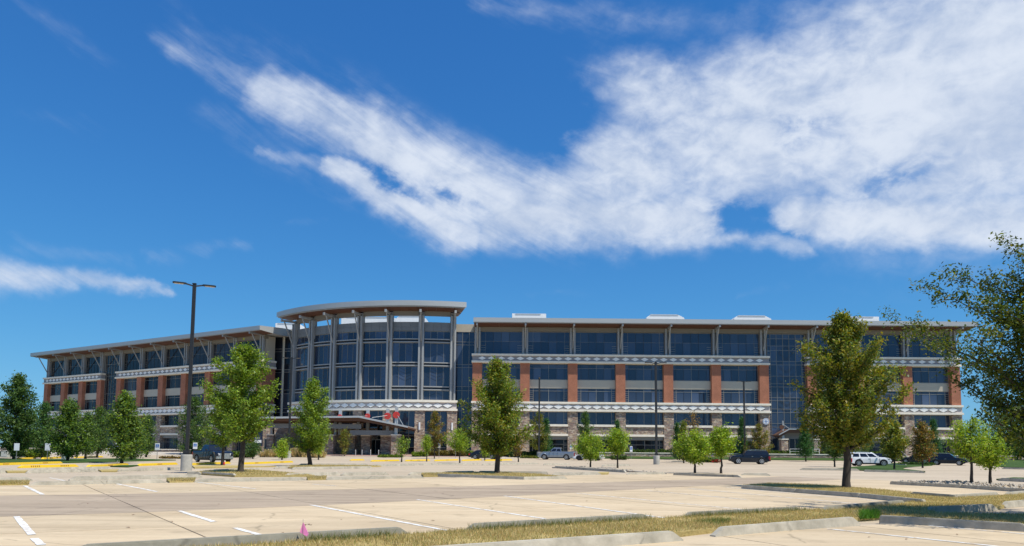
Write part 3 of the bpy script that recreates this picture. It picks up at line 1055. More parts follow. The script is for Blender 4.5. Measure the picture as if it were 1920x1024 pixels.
def strut_mesh(side):
    """outrigger beam under the eaves with its raking strut"""
    mb = MB()
    mb.box(-.12, .12, -2.75, .35, 25.28, 25.62)
    mb.box(-.16, .16, -2.95, -2.72, 25.22, 25.68)
    mb.bar((0, -2.2, 25.3), (0, .25, 21.3), .15, .2)
    return mb.mesh('eaves_strut')


def wing(A, ux, uy, L, piers, strip, roof0, roof1, deep0, deep1, detail, glass, flip):
    """A: plan point of local x = 0 on the pier face; local y runs into the building"""
    Mw = Matrix(((ux, -uy, 0, A[0]), (uy, ux, 0, A[1]), (0, 0, 1, 0), (0, 0, 0, 1)))
    np_ = len(piers)
    sp = piers[1] - piers[0]
    hw = .9
    T = lambda x, y, z: Mw @ Matrix.Translation((x, y, z))
    put('core_wall', MB(Mw).box(.25, L - .25 if not flip else L - 1.2, 1.32, 26 if not flip else 3.3, ZG, 25.3), M['wall'], bld, BASE)
    if flip:
        put('core_wall', MB(Mw).box(.25, L - 14, 3.31, 26, ZG, 25.3), M['wall'], bld, BASE)
    for k, x in enumerate(piers):
        a, b = x - hw, x + hw
        if k == 0: a = min(a, 0)
        if k == np_ - 1: b = max(b, L)
        dp = deep0 if k == 0 else deep1 if k == np_ - 1 else 1.31
        put('brick_pier', MB(Mw).box(a, b, 0, dp, 10.91, 18.34), M['brick'], bld, BASE)
        put('stone_pier', MB(Mw).box(a - .04, b + .04, -.06, dp, ZG, 9.04), M['stone'], bld, BASE)
        if dp > 1.4:
            e0, e1 = (a, min(b, a + 1.0)) if k == 0 else (max(a, b - 1.0), b)
            put('corner_panel', MB(Mw).box(e0 + .3, e1 - .3 if k else e1, .95, dp, 20.06, 25.3), M['tan'], bld, BASE)
        # paired steel posts on the top storey, with strut and outrigger
        col = MB(Mw)
        col.box(x - .54, x - .20, .25, .75, 20.06, 25.36).box(x + .20, x + .54, .25, .75, 20.06, 25.36).box(x - .52, x + .52, .98, 1.3, 20.06, 24.62)
        c = put('steel_column', col, M['steel'], bld, BASE)
        me = cached('strut', lambda: strut_mesh(0))
        link('eaves_strut', me, M['steel'], c, local(T(x, 0, 0)))
    for s0, s1 in ((0, strip), (strip + 1, np_ - 1)):
        x0 = piers[s0] - hw - .05 if s0 else min(piers[0] - hw, 0) - .05
        x1 = piers[s1] + hw + .05 if s1 < np_ - 1 else max(piers[-1] + hw, L) + .05
        n = 5 * (s1 - s0) + (1 if s0 else 0)
        frieze(Mw, x0, x1, 18.35, True, pitch=sp / 5)
        frieze(Mw, x0, x1, 9.05, False, pitch=sp / 5)
        for xe, dp, sgn in ((x0, deep0, 1), (x1, deep1, -1)):
            end0 = xe == x0 and s0 == 0
            end1 = xe == x1 and s1 == np_ - 1
            if (end0 or end1) and dp > 1.4:
                a, b = (xe, xe + .8) if end0 else (xe - .8, xe)
                for z0, h, mt in ((18.35, 1.75, 'frieze'), (9.05, 1.85, 'frieze_low')):
                    f = put('frieze_return', MB(Mw).box(a, b, 1.31, dp + .1, z0 + .4, z0 + h - .4), M[mt], bld, BASE)
                    put('ledge', MB(Mw).box(a - .13 if end0 else a, b if end0 else b + .13, 1.31, dp + .15, z0, z0 + .4), M['cream'], f, BASE)
                    put('ledge', MB(Mw).box(a - .13 if end0 else a, b if end0 else b + .13, 1.31, dp + .15, z0 + h - .4, z0 + h), M['cream'], f, BASE)
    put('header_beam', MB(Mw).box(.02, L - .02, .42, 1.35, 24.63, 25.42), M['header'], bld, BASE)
    # windows
    for k in range(np_ - 1):
        a, b = piers[k] + hw, piers[k + 1] - hw
        w = b - a
        if k == strip:
            a2, w2 = a + .02, w - .04
            h = 24.6 - 1.25
            cs = [w2 * q for q in (.09, .25, .42, .585, .755, .91)]
            zs = [3.1, 3.75, 5.2, 5.9, 8.0, 8.7, 10.3, 10.9, 13.0, 13.6, 15.1, 17.3, 18.0, 20.1, 21.0, 22.4]
            lad = [(0, w2 * .09, [i * .5 + .4 for i in range(40)]), (w2 * .91, w2, [i * .5 + .4 for i in range(40)])]
            o = window(T(a2, .95, 1.25), w2, h, cs, zs if detail else [5.2, 8.7, 10.9, 13.6, 18, 21], ladders=lad, glass=glass, single=not detail, bar=.055, pane_cols=[0] + cs[0:1] + cs[1:5] + cs[5:] + [w2])
            # woven chevron and diamond motif etched on the glass
            mo = MB()
            cx = w2 / 2
            for zc in (8.9, 10.2, 11.5, 12.8, 14.1, 15.4, 16.7):
                for dz in (0, .32):
                    for s in (-1, 1):
                        mo.bar((cx, -.005, zc + dz - 1.0), (cx + s * 1.5, -.005, zc + dz), .01, .07)
            for q in (((0, 1.3), (1.4, 0)), ((1.4, 0), (0, -1.3)), ((0, -1.3), (-1.4, 0)), ((-1.4, 0), (0, 1.3))):
                mo.bar((cx + q[0][0], -.005, 19.6 + q[0][1]), (cx + q[1][0], -.005, 19.6 + q[1][1]), .01, .09)
            etched(mo, o)
            continue
        r = np.random.default_rng(k)
        rung = lambda z0, z1, n: [z0 + (z1 - z0) * i / n for i in range(n)]
        e = .10 * w
        # top storey
        at_, wt_ = piers[k] + .55, sp - 1.10
        window(T(at_, .98, 20.12), wt_, 4.5, [wt_ * .12, wt_ * .88] if k % 2 else [wt_ * .12], [2.55], [wt_ * .31, wt_ * .5, wt_ * .69], [(0, wt_ * .12, rung(.4, 2.2, 4)), (wt_ * .88, wt_, rung(.4, 2.2, 4))],
               glass, not detail, bar=.03)
        # fourth and third storeys and the spandrel between
        window(T(a, .95, 15.25), w, 3.08, [w * .5], [2.25], [w * .1, w * .3, w * .7, w * .9], None, glass, not detail, bar=.04)
        put('spandrel_panel', MB(Mw).box(a, b, .80, 1.31, 13.62, 15.22), M['tan'], bld, BASE)
        window(T(a, .95, 10.92), w, 2.68, [e, w * .5, w - e], [2.15], [w * .3, w * .7], [(0, e, rung(.3, 2.5, 6)), (w - e, w, rung(.3, 2.5, 6))], glass, not detail, bar=.07)
        # second storey, sill, stone spandrel, lintel, shaded ground floor
        window(T(a, .95, 6.62), w, 2.42, [e, w * .5, w - e] if k % 3 else [w * .5, w - e], [], [w * .3, w * .7], [(0, e, rung(.3, 1.2, 3)), (w - e, w, rung(.3, 1.2, 3))], glass, not detail, bar=.06)
        put('sill', MB(Mw).box(a - .0, b, -.18, 1.31, 6.18, 6.60), M['cream'], bld, BASE, bevel=.02)
        put('stone_spandrel', MB(Mw).box(a, b, .05, 1.31, 4.79, 6.17), M['stone'], bld, BASE)
        put('lintel', MB(Mw).box(a, b, -.10, 1.31, 4.36, 4.78), M['cream'], bld, BASE, bevel=.02)
        put('soffit_panel', MB(Mw).box(a, b, .50, 1.31, 3.75, 4.35), M['greypanel'], bld, BASE)
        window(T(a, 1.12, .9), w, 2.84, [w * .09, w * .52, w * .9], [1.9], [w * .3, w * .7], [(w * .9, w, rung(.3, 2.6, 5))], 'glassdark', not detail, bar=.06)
    # roof: tilted eaves plate, fascia, timber soffit
    rf = MB(Mw)
    prof = [(-2.98, 26.55), (-2.98, 25.83), (1.5, 25.46), (26, 25.46), (26, 26.9), (3, 26.9)]
    rf.prism(prof, 'x', roof0, roof1)
    ro = put('roof', rf, M['roofing'], bld, BASE)
    fa = MB(Mw).box(roof0 - .02, roof1 + .02, -3.10, -2.985, 25.78, 26.62)
    put('fascia', fa, M['fascia'], ro, BASE)
    if roof1 > L + .5: put('fascia', MB(Mw).prism([(-3.08, 25.74), (1.5, 25.37), (14, 25.37), (14, 26.95), (3, 26.95), (-3.08, 26.60)], 'x', roof1 + .022, roof1 + .12), M['fascia'], ro, BASE)
    if roof0 < -.5: put('fascia', MB(Mw).prism([(-3.08, 25.74), (1.5, 25.37), (14, 25.37), (14, 26.95), (3, 26.95), (-3.08, 26.60)], 'x', roof0 - .12, roof0 - .022), M['fascia'], ro, BASE)
    put('drip_edge', MB(Mw).box(roof0, roof1, -2.95, -2.70, 25.66, 25.80), M['steel'], ro, BASE)
    n = int((roof1 - roof0) / 4.6)
    for i in range(n):
        x0 = roof0 + .05 + (roof1 - roof0 - .1) * i / n
        x1 = roof0 + .05 + (roof1 - roof0 - .1) * (i + 1) / n - .03
        sb = MB(Mw)
        sb.add([(x0, -2.69, 25.78), (x1, -2.69, 25.78), (x1, .41, 25.50), (x0, .41, 25.50), (x0, -2.69, 25.70), (x1, -2.69, 25.70), (x1, .41, 25.44), (x0, .41, 25.44)],
               [(0, 1, 2, 3), (7, 6, 5, 4), (0, 4, 5, 1), (1, 5, 6, 2), (2, 6, 7, 3), (3, 7, 4, 0)])
        put('soffit_board', sb, M['soffit'], ro, BASE)
    return Mw


# right wing: faces the car park squarely
PR = [.9 + 9.22 * k for k in range(11)]
MR = wing((-7.65, 138.0), 1, 0, 94.0, PR, 6, .25, 95.8, 4.0, 6.0, True, 'glass', False)
# left wing: turned away by thirty degrees, its first pier next to the rotunda
ul = Vector((-75.9, 45.7)).normalized()
LL = 87.3
Aout = (-52.3 + ul.x * LL, 149.85 + ul.y * LL)
SPL = 8.55
PLx = [.9 + SPL * k for k in range(11)]
ML = wing(Aout, -ul.x, -ul.y, LL, PLx, 3, -1.7, LL + 2.4, 6.0, 3.4, False, 'glassdark', True)

# ---- rotunda
RC = Vector((-19.4, 175.6))
PHI0, DPH = R(12.2), R(9.6)
RG, RCOL = 36.5, 37.0


def RM(phi, r, z=0.0):
    """frame at angle phi on the rotunda: local x along the facade (left to right), y inwards"""
    p = (RC.x + r * math.sin(phi), RC.y - r * math.cos(phi))
    c, s = math.cos(phi), math.sin(phi)
    return Matrix(((c, -s, 0, p[0]), (s, c, 0, p[1]), (0, 0, 1, z), (0, 0, 0, 1)))


def arc(mb, r0, r1, p0, p1, z0, z1, n=8, z0b=None, z1b=None):
    """solid ring segment"""
    vs, fs = [], []
    z0b = z0 if z0b is None else z0b
    z1b = z1 if z1b is None else z1b
    for i in range(n + 1):
        a = p0 + (p1 - p0) * i / n
        for r, za, zb in ((r0, z0, z1), (r1, z0b, z1b)):
            x, y = RC.x + r * math.sin(a), RC.y - r * math.cos(a)
            vs += [(x, y, za), (x, y, zb)]
    for i in range(n):
        b, c = 4 * i, 4 * i + 4
        fs += [(b, c, c + 1, b + 1), (b + 2, b + 3, c + 3, c + 2), (b + 1, c + 1, c + 3, b + 3), (b, b + 2, c + 2, c)]
    e = 4 * n
    fs += [(0, 1, 3, 2), (e, e + 2, e + 3, e + 1)]
    return mb.add(vs, fs)


PA, PB = PHI0 - 6 * DPH, PHI0
put('rotunda_core', arc(MB(), 20, RG - .45, PA + .004, PB - .004, ZG, 26.2, 24), M['interior'], bld, BASE)
put('rotunda_flat_roof', arc(MB(), 8, RG - .5, PA, PB, 26.21, 26.35, 24), M['roofing'], bld, BASE)
fl = [(11.12, 13.0), (13.8, 17.7), (18.45, 22.3), (23.1, 24.62)]
for i in range(7):
    phi = PHI0 - i * DPH
    Mc = RM(phi, RCOL)
    mb = MB(Mc)
    mb.box(-.54, -.20, -.30, .35, 11.0, 27.6).box(.20, .54, -.30, .35, 11.0, 27.6).box(-.20, .20, .15, .35, 11.0, 27.6).box(-.52, .52, .36, .95, 24.0, 28.2)
    c = put('steel_column', mb, M['steel'], bld, BASE)
    st = MB(Mc)
    st.box(-.14, .14, -2.85, .3, 27.75, 28.15).box(-.2, .2, -3.1, -2.8, 27.7, 28.25).bar((0, -2.35, 27.75), (0, -.1, 22.6), .17, .24)
    put('eaves_strut', st, M['steel'], c, BASE)
    put('stone_pier', MB(Mc).box(-.95, .95, -.28, 1.0, ZG, 9.04), M['stone'], bld, BASE)
    wl = MB(Mc).box(-.16, .16, -.48, -.285, 5.3, 6.75)
    put('wall_light', wl, M['white'], bld, BASE, bevel=.03)
for i in range(6):
    p1, p0 = PHI0 - i * DPH, PHI0 - (i + 1) * DPH
    a0, a1 = p0 + .57 / RCOL, p1 - .57 / RCOL
    pm = (p0 + p1) / 2
    chord = 2 * RG * math.sin((p1 - p0) / 2) - 1.02
    Mw = RM(pm, RG * math.cos((p1 - p0) / 2))
    for j, (za, zb) in enumerate(fl):
        cols = [chord * q for q in (.25, .5, .75)]
        zs = [(zb - za) * .45] if j in (1, 2) else []
        o = window(Mw @ Matrix.Translation((-chord / 2, 0, za)), chord, zb - za, cols, [], [], None, 'glass', False, bar=.045)
        mo = MB()
        cx, hh = chord / 2, zb - za
        if hh > 2.5:
            for zc in (hh * .38, hh * .55, hh * .72, hh * .88):
                for s in (-1, 1):
                    up = 1 if j == 1 else -1
                    mo.bar((cx + s * .1, -.005, zc - .35 * up), (cx + s * chord * .36, -.005, zc + .5 * up), .01, .06)
        else:
            for s in (-1, 1):
                mo.bar((cx + s * .1, -.005, hh * .75), (cx + s * chord * .36, -.005, hh * .25), .01, .06)
        etched(mo, o)
    for z in (13.0, 17.7, 22.3):
        h = .8
        put('spandrel_rail', arc(MB(), RG - .1, RG + .38, a0, a1, z + .02, z + .22, 4), M['steel'], bld, BASE)
        put('spandrel_rail', arc(MB(), RG - .1, RG + .38, a0, a1, z + h - .20, z + h, 4), M['steel'], bld, BASE)
        put('spandrel_glass', arc(MB(), RG - .3, RG - .06, a0, a1, z + .22, z + h - .2, 4), M['glassdark'], bld, BASE)
    for r_ in range(2):
        for q in range(3):
            b0 = a0 + (a1 - a0) * q / 3 + .0004
            b1 = a0 + (a1 - a0) * (q + 1) / 3 - .0004
            put('cladding_panel', arc(MB(), RG - .4, RG + .12, b0, b1, 24.64 + .88 * r_, 25.50 + .88 * r_, 2), M['greypanel'], bld, BASE)
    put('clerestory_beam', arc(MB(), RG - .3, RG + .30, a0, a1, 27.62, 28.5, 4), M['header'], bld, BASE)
    wz = RM(pm, RG * math.cos((p1 - p0) / 2))
    window(wz @ Matrix.Translation((-chord / 2, .1, 4.2)), chord, 4.8, [chord * .33, chord * .67], [.75], [], None, 'glass', False, bar=.07)
    window(wz @ Matrix.Translation((-chord / 2, .1, .75)), chord, 3.4, [chord * .33, chord * .67], [1.2], [], None, 'glassdark', False, bar=.07)
# rotunda frieze
fo = put('frieze', arc(MB(), RG - .6, RG + .72, PA - .022, PB + .022, 9.45, 10.65, 30), M['frieze_low'], bld, BASE)
put('ledge', arc(MB(), RG - .6, RG + 1.05, PA - .026, PB + .026, 9.05, 9.45, 30), M['cream'], fo, BASE)
put('ledge', arc(MB(), RG - .6, RG + 1.05, PA - .026, PB + .026, 10.65, 11.1, 30), M['cream'], fo, BASE)
nd = 20
for i in range(nd):
    phi = PA + (PB - PA) * (i + .5) / nd
    link('diamond', diamond_mesh(1.84, .92, .16), M['diamond'], fo, local(RM(phi, RG + .715, 10.05)))
zz = MB()
for i in range(nd):
    for s in (-1, 1):
        Mz = RM(PA + (PB - PA) * (i + .5) / nd, RG + .76)
        q = MB(Mz)
        q.bar((s * .92, .0, 9.98), (0, .0, 9.53), .05, .12)
        zz.add(q.v, q.f)
put('zigzag_shadow', zz, M['greypanel'], fo, BASE)  # shadow below the curved row of diamonds, built as grey strips
# rotunda roof ring
rr = put('rotunda_roof', arc(MB(), 32.6, 39.9, PA - .055, PB + .05, 28.62, 29.55, 36, 28.98, 29.85), M['roofing'], bld, BASE)
put('fascia', arc(MB(), 39.905, 40.05, PA - .057, PB + .052, 28.95, 29.95, 36), M['fascia'], rr, BASE)
put('drip_edge', arc(MB(), 39.5, 39.85, PA - .05, PB + .045, 28.78, 28.95, 36), M['steel'], rr, BASE)
for i in range(24):
    b0 = PA - .05 + (PB - PA + .095) * i / 24 + .0006
    b1 = PA - .05 + (PB - PA + .095) * (i + 1) / 24 - .0006
    put('soffit_board', arc(MB(), RG + .32, 39.48, b0, b1, 28.50, 28.60, 2, 28.72, 28.93), M['soffit'], rr, BASE)
    put('soffit_board', arc(MB(), 32.7, RG - .35, b0, b1, 28.44, 28.55, 2), M['soffit'], rr, BASE)


# ---- glazed links between rotunda and wings
def curtain(P0, P1, z0, z1, cols, rows, gl, single=False, cap=True):
    d = Vector((P1[0] - P0[0], P1[1] - P0[1]))
    w = d.length
    d.normalize()
    Mw = Matrix(((d.x, -d.y, 0, P0[0]), (d.y, d.x, 0, P0[1]), (0, 0, 1, z0), (0, 0, 0, 1)))
    window(Mw, w, z1 - z0, [w * q for q in cols], rows, [], None, gl, single, bar=.07)
    put('link_wall', MB(Mw).box(.02, w - .02, .12, 6, -.6, z1 - z0 - .1), M['interior'], bld, BASE)
    if cap:
        put('parapet', MB(Mw).box(-.05, w + .05, -.12, 6, z1 - z0 + .005, z1 - z0 + 1.55), M['tan'], bld, BASE)


rows = [z - 1.0 for z in (3.2, 4.0, 5.6, 6.4, 9.2, 10.0, 13.2, 14.0, 17.8, 18.4, 22.3, 22.9)]
curtain((-11.3, 141.6), (-7.4, 141.6), 1.0, 24.9, [.36, .70], rows, 'glass')
curtain((-51.6, 154.4), (-45.6, 152.6), 1.0, 25.5, [.35, .68], rows, 'glassdark')
put('link_post', MB().box(-49.35, -48.95, 153.6, 154.1, .9, 25.45), M['tan'], bld, BASE)
# bodies behind
put('core_wall', MB().prism([(-46, 156), (-12, 147), (-8, 150), (-8, 166), (-30, 182), (-56, 172)], 'z', ZG, 25.4), M['wall'], bld, BASE)

# ---- round seal on the stone pier beside the tall strip window, banner beside the doors
Ms = MR @ Matrix.Translation((PR[6] + .1, -.07, 7.5))
seal = MB(Ms)
seal.tube([(0, 0, 0), (0, -.16, 0)], .62, 28)
so = put('wall_seal', seal, M['white'], bld, BASE)
sr = MB(Ms)
for r0, r1 in ((.50, .56),):
    for i in range(28):
        a, b = 2 * math.pi * i / 28, 2 * math.pi * (i + 1) / 28
        sr.add([(r0 * math.cos(a), -.166, r0 * math.sin(a)), (r1 * math.cos(a), -.166, r1 * math.sin(a)), (r1 * math.cos(b), -.166, r1 * math.sin(b)), (r0 * math.cos(b), -.166, r0 * math.sin(b))], [(0, 1, 2, 3)])
sr.bar((0, -.17, -.42), (0, -.17, .42), .01, .05).bar((-.42, -.17, 0), (.42, -.17, 0), .01, .05)
for s in (-1, 1):
    sr.bar((s * .08, -.17, -.35), (s * .16, -.17, .3), .01, .035)
put('seal_emblem', sr, M['signblue'], so, BASE)

# ---- main entrance canopy: folded timber and metal roof on stone piers and steel masts
YC0, YC1 = 126.5, 139.5
def cx_at(px, Y): return atY(px, 800, Y).x
xa, xb, xc = cx_at(484, YC0), cx_at(672, YC0), cx_at(763, YC0)
zt = lambda px, py: atY(px, py, YC0).z
za, zbk, zc = zt(484, 783), zt(672, 781), zt(763, 800)
can = MB()
prof = [(xa, za), (xb, zbk), (xc, zc), (xc, zc - .28), (xb, zbk - .3), (xa, za - .3)]
can.prism(prof, 'y', YC0, YC1)
co = put('canopy_roof', can, M['wood'], bld, BASE)
put('canopy_edge', MB().prism([(xa - .1, za + .06), (xb, zbk + .06), (xc + .15, zc + .06), (xc + .15, zc - .2), (xb, zbk - .2), (xa - .1, za - .2)], 'y', YC0 - .2, YC0 - .005), M['masts'], co, BASE)
put('canopy_deck', MB().prism([(xa, za + .005), (xb, zbk + .005), (xc, zc + .005), (xc, zc + .12), (xb, zbk + .12), (xa, za + .12)], 'y', YC0, YC1), M['roofing'], co, BASE)
for i in range(9):
    y = YC0 + .6 + i * 1.4
    rb = MB()
    rb.add([(xa, y, za - .32), (xb, y, zbk - .32), (xc - .3, y, zc - .30), (xc - .3, y, zc - .52), (xb, y, zbk - .72), (xa, y, za - .62),
            (xa, y + .22, za - .32), (xb, y + .22, zbk - .32), (xc - .3, y + .22, zc - .30), (xc - .3, y + .22, zc - .52), (xb, y + .22, zbk - .72), (xa, y + .22, za - .62)],
           [(0, 1, 4, 5), (1, 2, 3, 4), (11, 10, 7, 6), (10, 9, 8, 7), (0, 6, 7, 1), (1, 7, 8, 2), (2, 8, 9, 3), (3, 9, 10, 4), (4, 10, 11, 5), (5, 11, 6, 0)])
    put('canopy_rafter', rb, M['wood'], co, BASE)
put('canopy_beam', MB().box(xa + 1, xb, YC0 + 2.2, YC0 + 2.8, za - 1.75, za - .95), M['greypanel'], co, BASE)
put('canopy_beam', MB().box(xb - 2, xc - 2.2, YC0 + 2.2, YC0 + 2.8, zc - 1.5, zc - .65), M['greypanel'], co, BASE)


def pier(px, Y, top, w=1.35, cap=True):
    x = cx_at(px, Y)
    o = put('stone_pier', MB().box(x - w / 2, x + w / 2, Y, Y + w, ZG, top), M['stone'], bld, BASE)
    if cap: put('pier_cap', MB().box(x - w / 2 - .08, x + w / 2 + .08, Y - .08, Y + w + .08, top, top + .18), M['cream'], o, BASE)
    return x


def mast(px, Y, z0, z1, disc, py):
    x = cx_at(px, Y)
    o = put('canopy_mast', MB().box(x - .26, x + .26, Y + .4, Y + .9, z0, z1), M['masts'], bld, BASE)
    z = atY(px, py, Y).z
    d = put('red_disc', MB().tube([(x, Y + .37, z), (x, Y + .22, z)], disc, 28), M['red'], o, BASE)
    em = MB()
    for k in range(3):
        em.bar((x - .3 + .1 * k, Y + .212, z - .32 + .32 * k), (x + .3 - .1 * k, Y + .212, z - .28 + .3 * k), .012, .05)
    put('disc_groove', em, M['mark'], d, BASE)
    return x, z


x1 = pier(742, 127.2, 4.0, 1.5); m1 = mast(742, 127.2, 4.2, 9.1, .60, 778)
m2 = mast(725.5, 130.5, 4.2, 8.9, .60, 780)
m3 = mast(688, 134.0, 4.2, 8.9, .48, 780)
m4 = mast(636, 134.0, 4.2, 8.9, .42, 781)
for px, Y, w in ((723, 131, 1.7), (686, 131.5, 1.6), (659, 133, 1.4), (615, 129, 2.0), (507, 131, 1.2), (545, 140, 1.6)):
    pier(px, Y, 3.9, w)
for px, Y in ((507, 130.4), (627, 130), (670, 131)):
    x = cx_at(px, Y)
    put('canopy_post', MB().box(x - .2, x + .2, Y + .6, Y + 1.0, 4.1, 7.3), M['steel'], bld, BASE)
put('tension_rod', MB().tube([(m1[0] + .2, 127.5, m1[1]), (xc - .6, 126.7, zc + .1)], .05, 6).tube([(m2[0], 130.8, m2[1] + .1), (cx_at(697, 128), 128, zbk - .1)], .05, 6).tube([(m3[0], 134, m3[1]), (cx_at(655, 128), 128, zbk)], .05, 6), M['masts'], co, BASE)
# entrance doors and lobby front under the canopy
for px in (507, 573, 705):
    Y = 138.0
    x = cx_at(px, Y)
    d = put('entrance_door', MB().box(x - 1.1, x - 1.0, Y - .1, Y, .7, 3.4).box(x + 1.0, x + 1.1, Y - .1, Y, .7, 3.4).box(x - .05, x + .05, Y - .1, Y, .7, 3.3).box(x - 1.1, x + 1.1, Y - .1, Y, 3.3, 3.45), M['mull'], bld, BASE)
    put('pane', MB().box(x - .98, x - .06, Y - .06, Y - .03, .72, 3.28), M['glassdark'], d, BASE)
    put('pane', MB().box(x + .06, x + .98, Y - .06, Y - .03, .72, 3.28), M['glassdark'], d, BASE)
put('lobby_wall', MB().box(-46, -26, 139.8, 141.2, ZG, 5.6), M['stone'], bld, BASE)
xx = cx_at(485, 146)
ps = put('poster_board', MB().box(xx - .85, xx + .95, 145.6, 145.9, 2.0, 5.1), M['poster'], bld, BASE)
put('poster_band', MB().box(xx - .7, xx + .8, 145.57, 145.598, 2.6, 3.2), M['white'], ps, BASE)
put('poster_band', MB().box(xx - .5, xx + .5, 145.57, 145.598, 3.5, 3.7), M['masts'], ps, BASE)
put('stone_pier', MB().box(xx - 1.6, xx + 2.2, 145.92, 147, ZG, 6.2), M['stone'], bld, BASE)

# ---- side entrance at the foot of the strip window
Y2 = 135.0
X0, X1, X2 = cx_at(1461, Y2), cx_at(1480, Y2), cx_at(1541, Y2)
Z0, Z1 = atY(1461, 815, Y2).z, atY(1480, 804, Y2).z
c2 = put('canopy_roof', MB().prism([(X0, Z0), (X1, Z1), (X2, Z1 - .1), (X2, Z1 - .35), (X1, Z1 - .3), (X0, Z0 - .25)], 'y', Y2, 138.5), M['wood'], bld, BASE)
put('canopy_edge', MB().prism([(X0 - .1, Z0 + .05), (X1, Z1 + .05), (X2 + .1, Z1 - .05), (X2 + .1, Z1 - .2), (X1, Z1 - .15), (X0 - .1, Z0 - .12)], 'y', Y2 - .15, Y2 - .005), M['masts'], c2, BASE)
for i in range(4):
    put('canopy_rafter', MB().prism([(X0 + .2, Z0 - .26), (X1, Z1 - .32), (X2, Z1 - .37), (X2, Z1 - .7), (X1, Z1 - .65), (X0 + .2, Z0 - .5)], 'y', Y2 + .3 + i * .9, Y2 + .5 + i * .9), M['wood'], c2, BASE)
for px, w in ((1471, 1.25), (1532, 1.3)):
    pier(px, Y2 + .4, 4.0, w)
    x = cx_at(px, Y2)
    put('canopy_post', MB().box(x - .2, x + .2, Y2 + .7, Y2 + 1.1, 4.2, Z1 - .6), M['masts'], bld, BASE)
x = cx_at(1471, Y2)
put('canopy_mast', MB().box(x - .1, x + .1, Y2 + .7, Y2 + .95, Z1 - .4, Z1 + 1.5).bar((x, Y2 + .8, Z1 + .9), (x + 1.1, Y2 + .8, Z1 + .1), .1), M['masts'], bld, BASE)
put('red_disc', MB().tube([(x - .35, Y2 + .6, Z1 + .3), (x - .35, Y2 + .45, Z1 + .3)], .42, 20), M['soffit'], bld, BASE)
put('canopy_beam', MB().box(X0 + 1, X2 - .3, 137.6, 138.0, 4.2, 5.6), M['greypanel'], bld, BASE)
x = cx_at(1488, 138)
d = put('entrance_door', MB().box(x - 1.1, x - 1.0, 137.5, 137.6, 1.3, 4.1).box(x + 1.0, x + 1.1, 137.5, 137.6, 1.3, 4.1).box(x - .05, x + .05, 137.5, 137.6, 1.3, 4.1), M['mull'], bld, BASE)
put('pane', MB().box(x - .98, x + .98, 137.55, 137.58, 1.32, 4.08), M['glassdark'], d, BASE)

# ---- plant rooms and screens on the roofs
def rooftop(pxa, pxb, pya, Y, zb, nm, slope=0.0):
    xa_, xb_ = atY(pxa, 590, Y).x, atY(pxb, 590, Y).x
    zt_ = atY((pxa + pxb) / 2, pya, Y).z
    mb = MB()
    mb.prism([(xa_, zb), (xb_, zb), (xb_, zt_ - slope), (xb_ - (xb_ - xa_) * .18, zt_), (xa_ + (xb_ - xa_) * .12, zt_), (xa_, zt_ - slope)], 'y', Y, Y + 7)
    o = put(nm, mb, M['white'], bld, BASE, bevel=.04)
    put('capping', MB().box(xa_ + (xb_ - xa_) * .1, xb_ - (xb_ - xa_) * .16, Y - .08, Y - .004, zt_ - .22, zt_ - .05), M['masts'], o, BASE)
    return o


rooftop(960, 1024, 588, 150, 26.5, 'plant_room', 0.0)
rooftop(1212, 1283, 589.5, 150, 26.5, 'roof_vent_housing', .7)
rooftop(1376, 1446, 591.5, 150, 26.5, 'roof_vent_housing', .7)
rooftop(1580, 1648, 593.5, 150, 26.5, 'plant_room', 0.0)
rooftop(517, 560, 606, 168, 26.3, 'plant_room', 0.0)
rooftop(640, 742, 594, 170, 26.3, 'plant_room', .3)
rooftop(742, 800, 592, 168, 26.3, 'plant_room', .8)
sc_ = MB()
X0, X1 = atY(770, 600, 152).x, atY(876, 600, 152).x
for i in range(9):
    x = X0 + (X1 - X0) * i / 8
    sc_.bar((x, 152, 26.3), (x, 152, 28.3), .08)
    sc_.bar((x, 155, 26.3), (x, 155, 28.3), .08)
for z in (26.9, 27.5, 28.1):
    sc_.bar((X0, 152, z), (X1, 152, z), .08); sc_.bar((X0, 155, z), (X1, 155, z), .08); sc_.bar((X1, 152, z), (X1, 155, z), .08)
for i in range(4):
    sc_.bar((X0 + (X1 - X0) * i / 4, 152, 26.4), (X0 + (X1 - X0) * (i + 1) / 4, 152, 28.0), .06)
put('screen_frame', sc_, M['masts'], bld, BASE)
put('roof_curb', MB().box(X0 - .5, X1 + .5, 151.6, 156, 25.3, 26.35), M['white'], bld, BASE)

# ---- low stone retaining walls in front, each a thing
def low_wall(P0, P1, zt, label, name='stone_retaining_wall'):
    a, b = Vector(P0), Vector(P1)
    d = (b - a); L = d.length; d.normalize()
    mid = (a + b) / 2
    loc = Vector((mid.x, mid.y, gz(mid.x, mid.y)))
    t_ = thing(name, label, 'wall', loc)
    Mw = Matrix(((d.x, -d.y, 0, a.x), (d.y, d.x, 0, a.y), (0, 0, 1, 0), (0, 0, 0, 1)))
    put('stone_wall_body', MB(Mw).box(0, L, 0, .45, .15, zt), M['stone'], t_, loc)
    n = int(L / 3.0)
    for i in range(n):
        put('coping_stone', MB(Mw).box(L * i / n + .01, L * (i + 1) / n - .01, -.07, .52, zt, zt + .16), M['cream'], t_, loc, bevel=.015)
    return t_


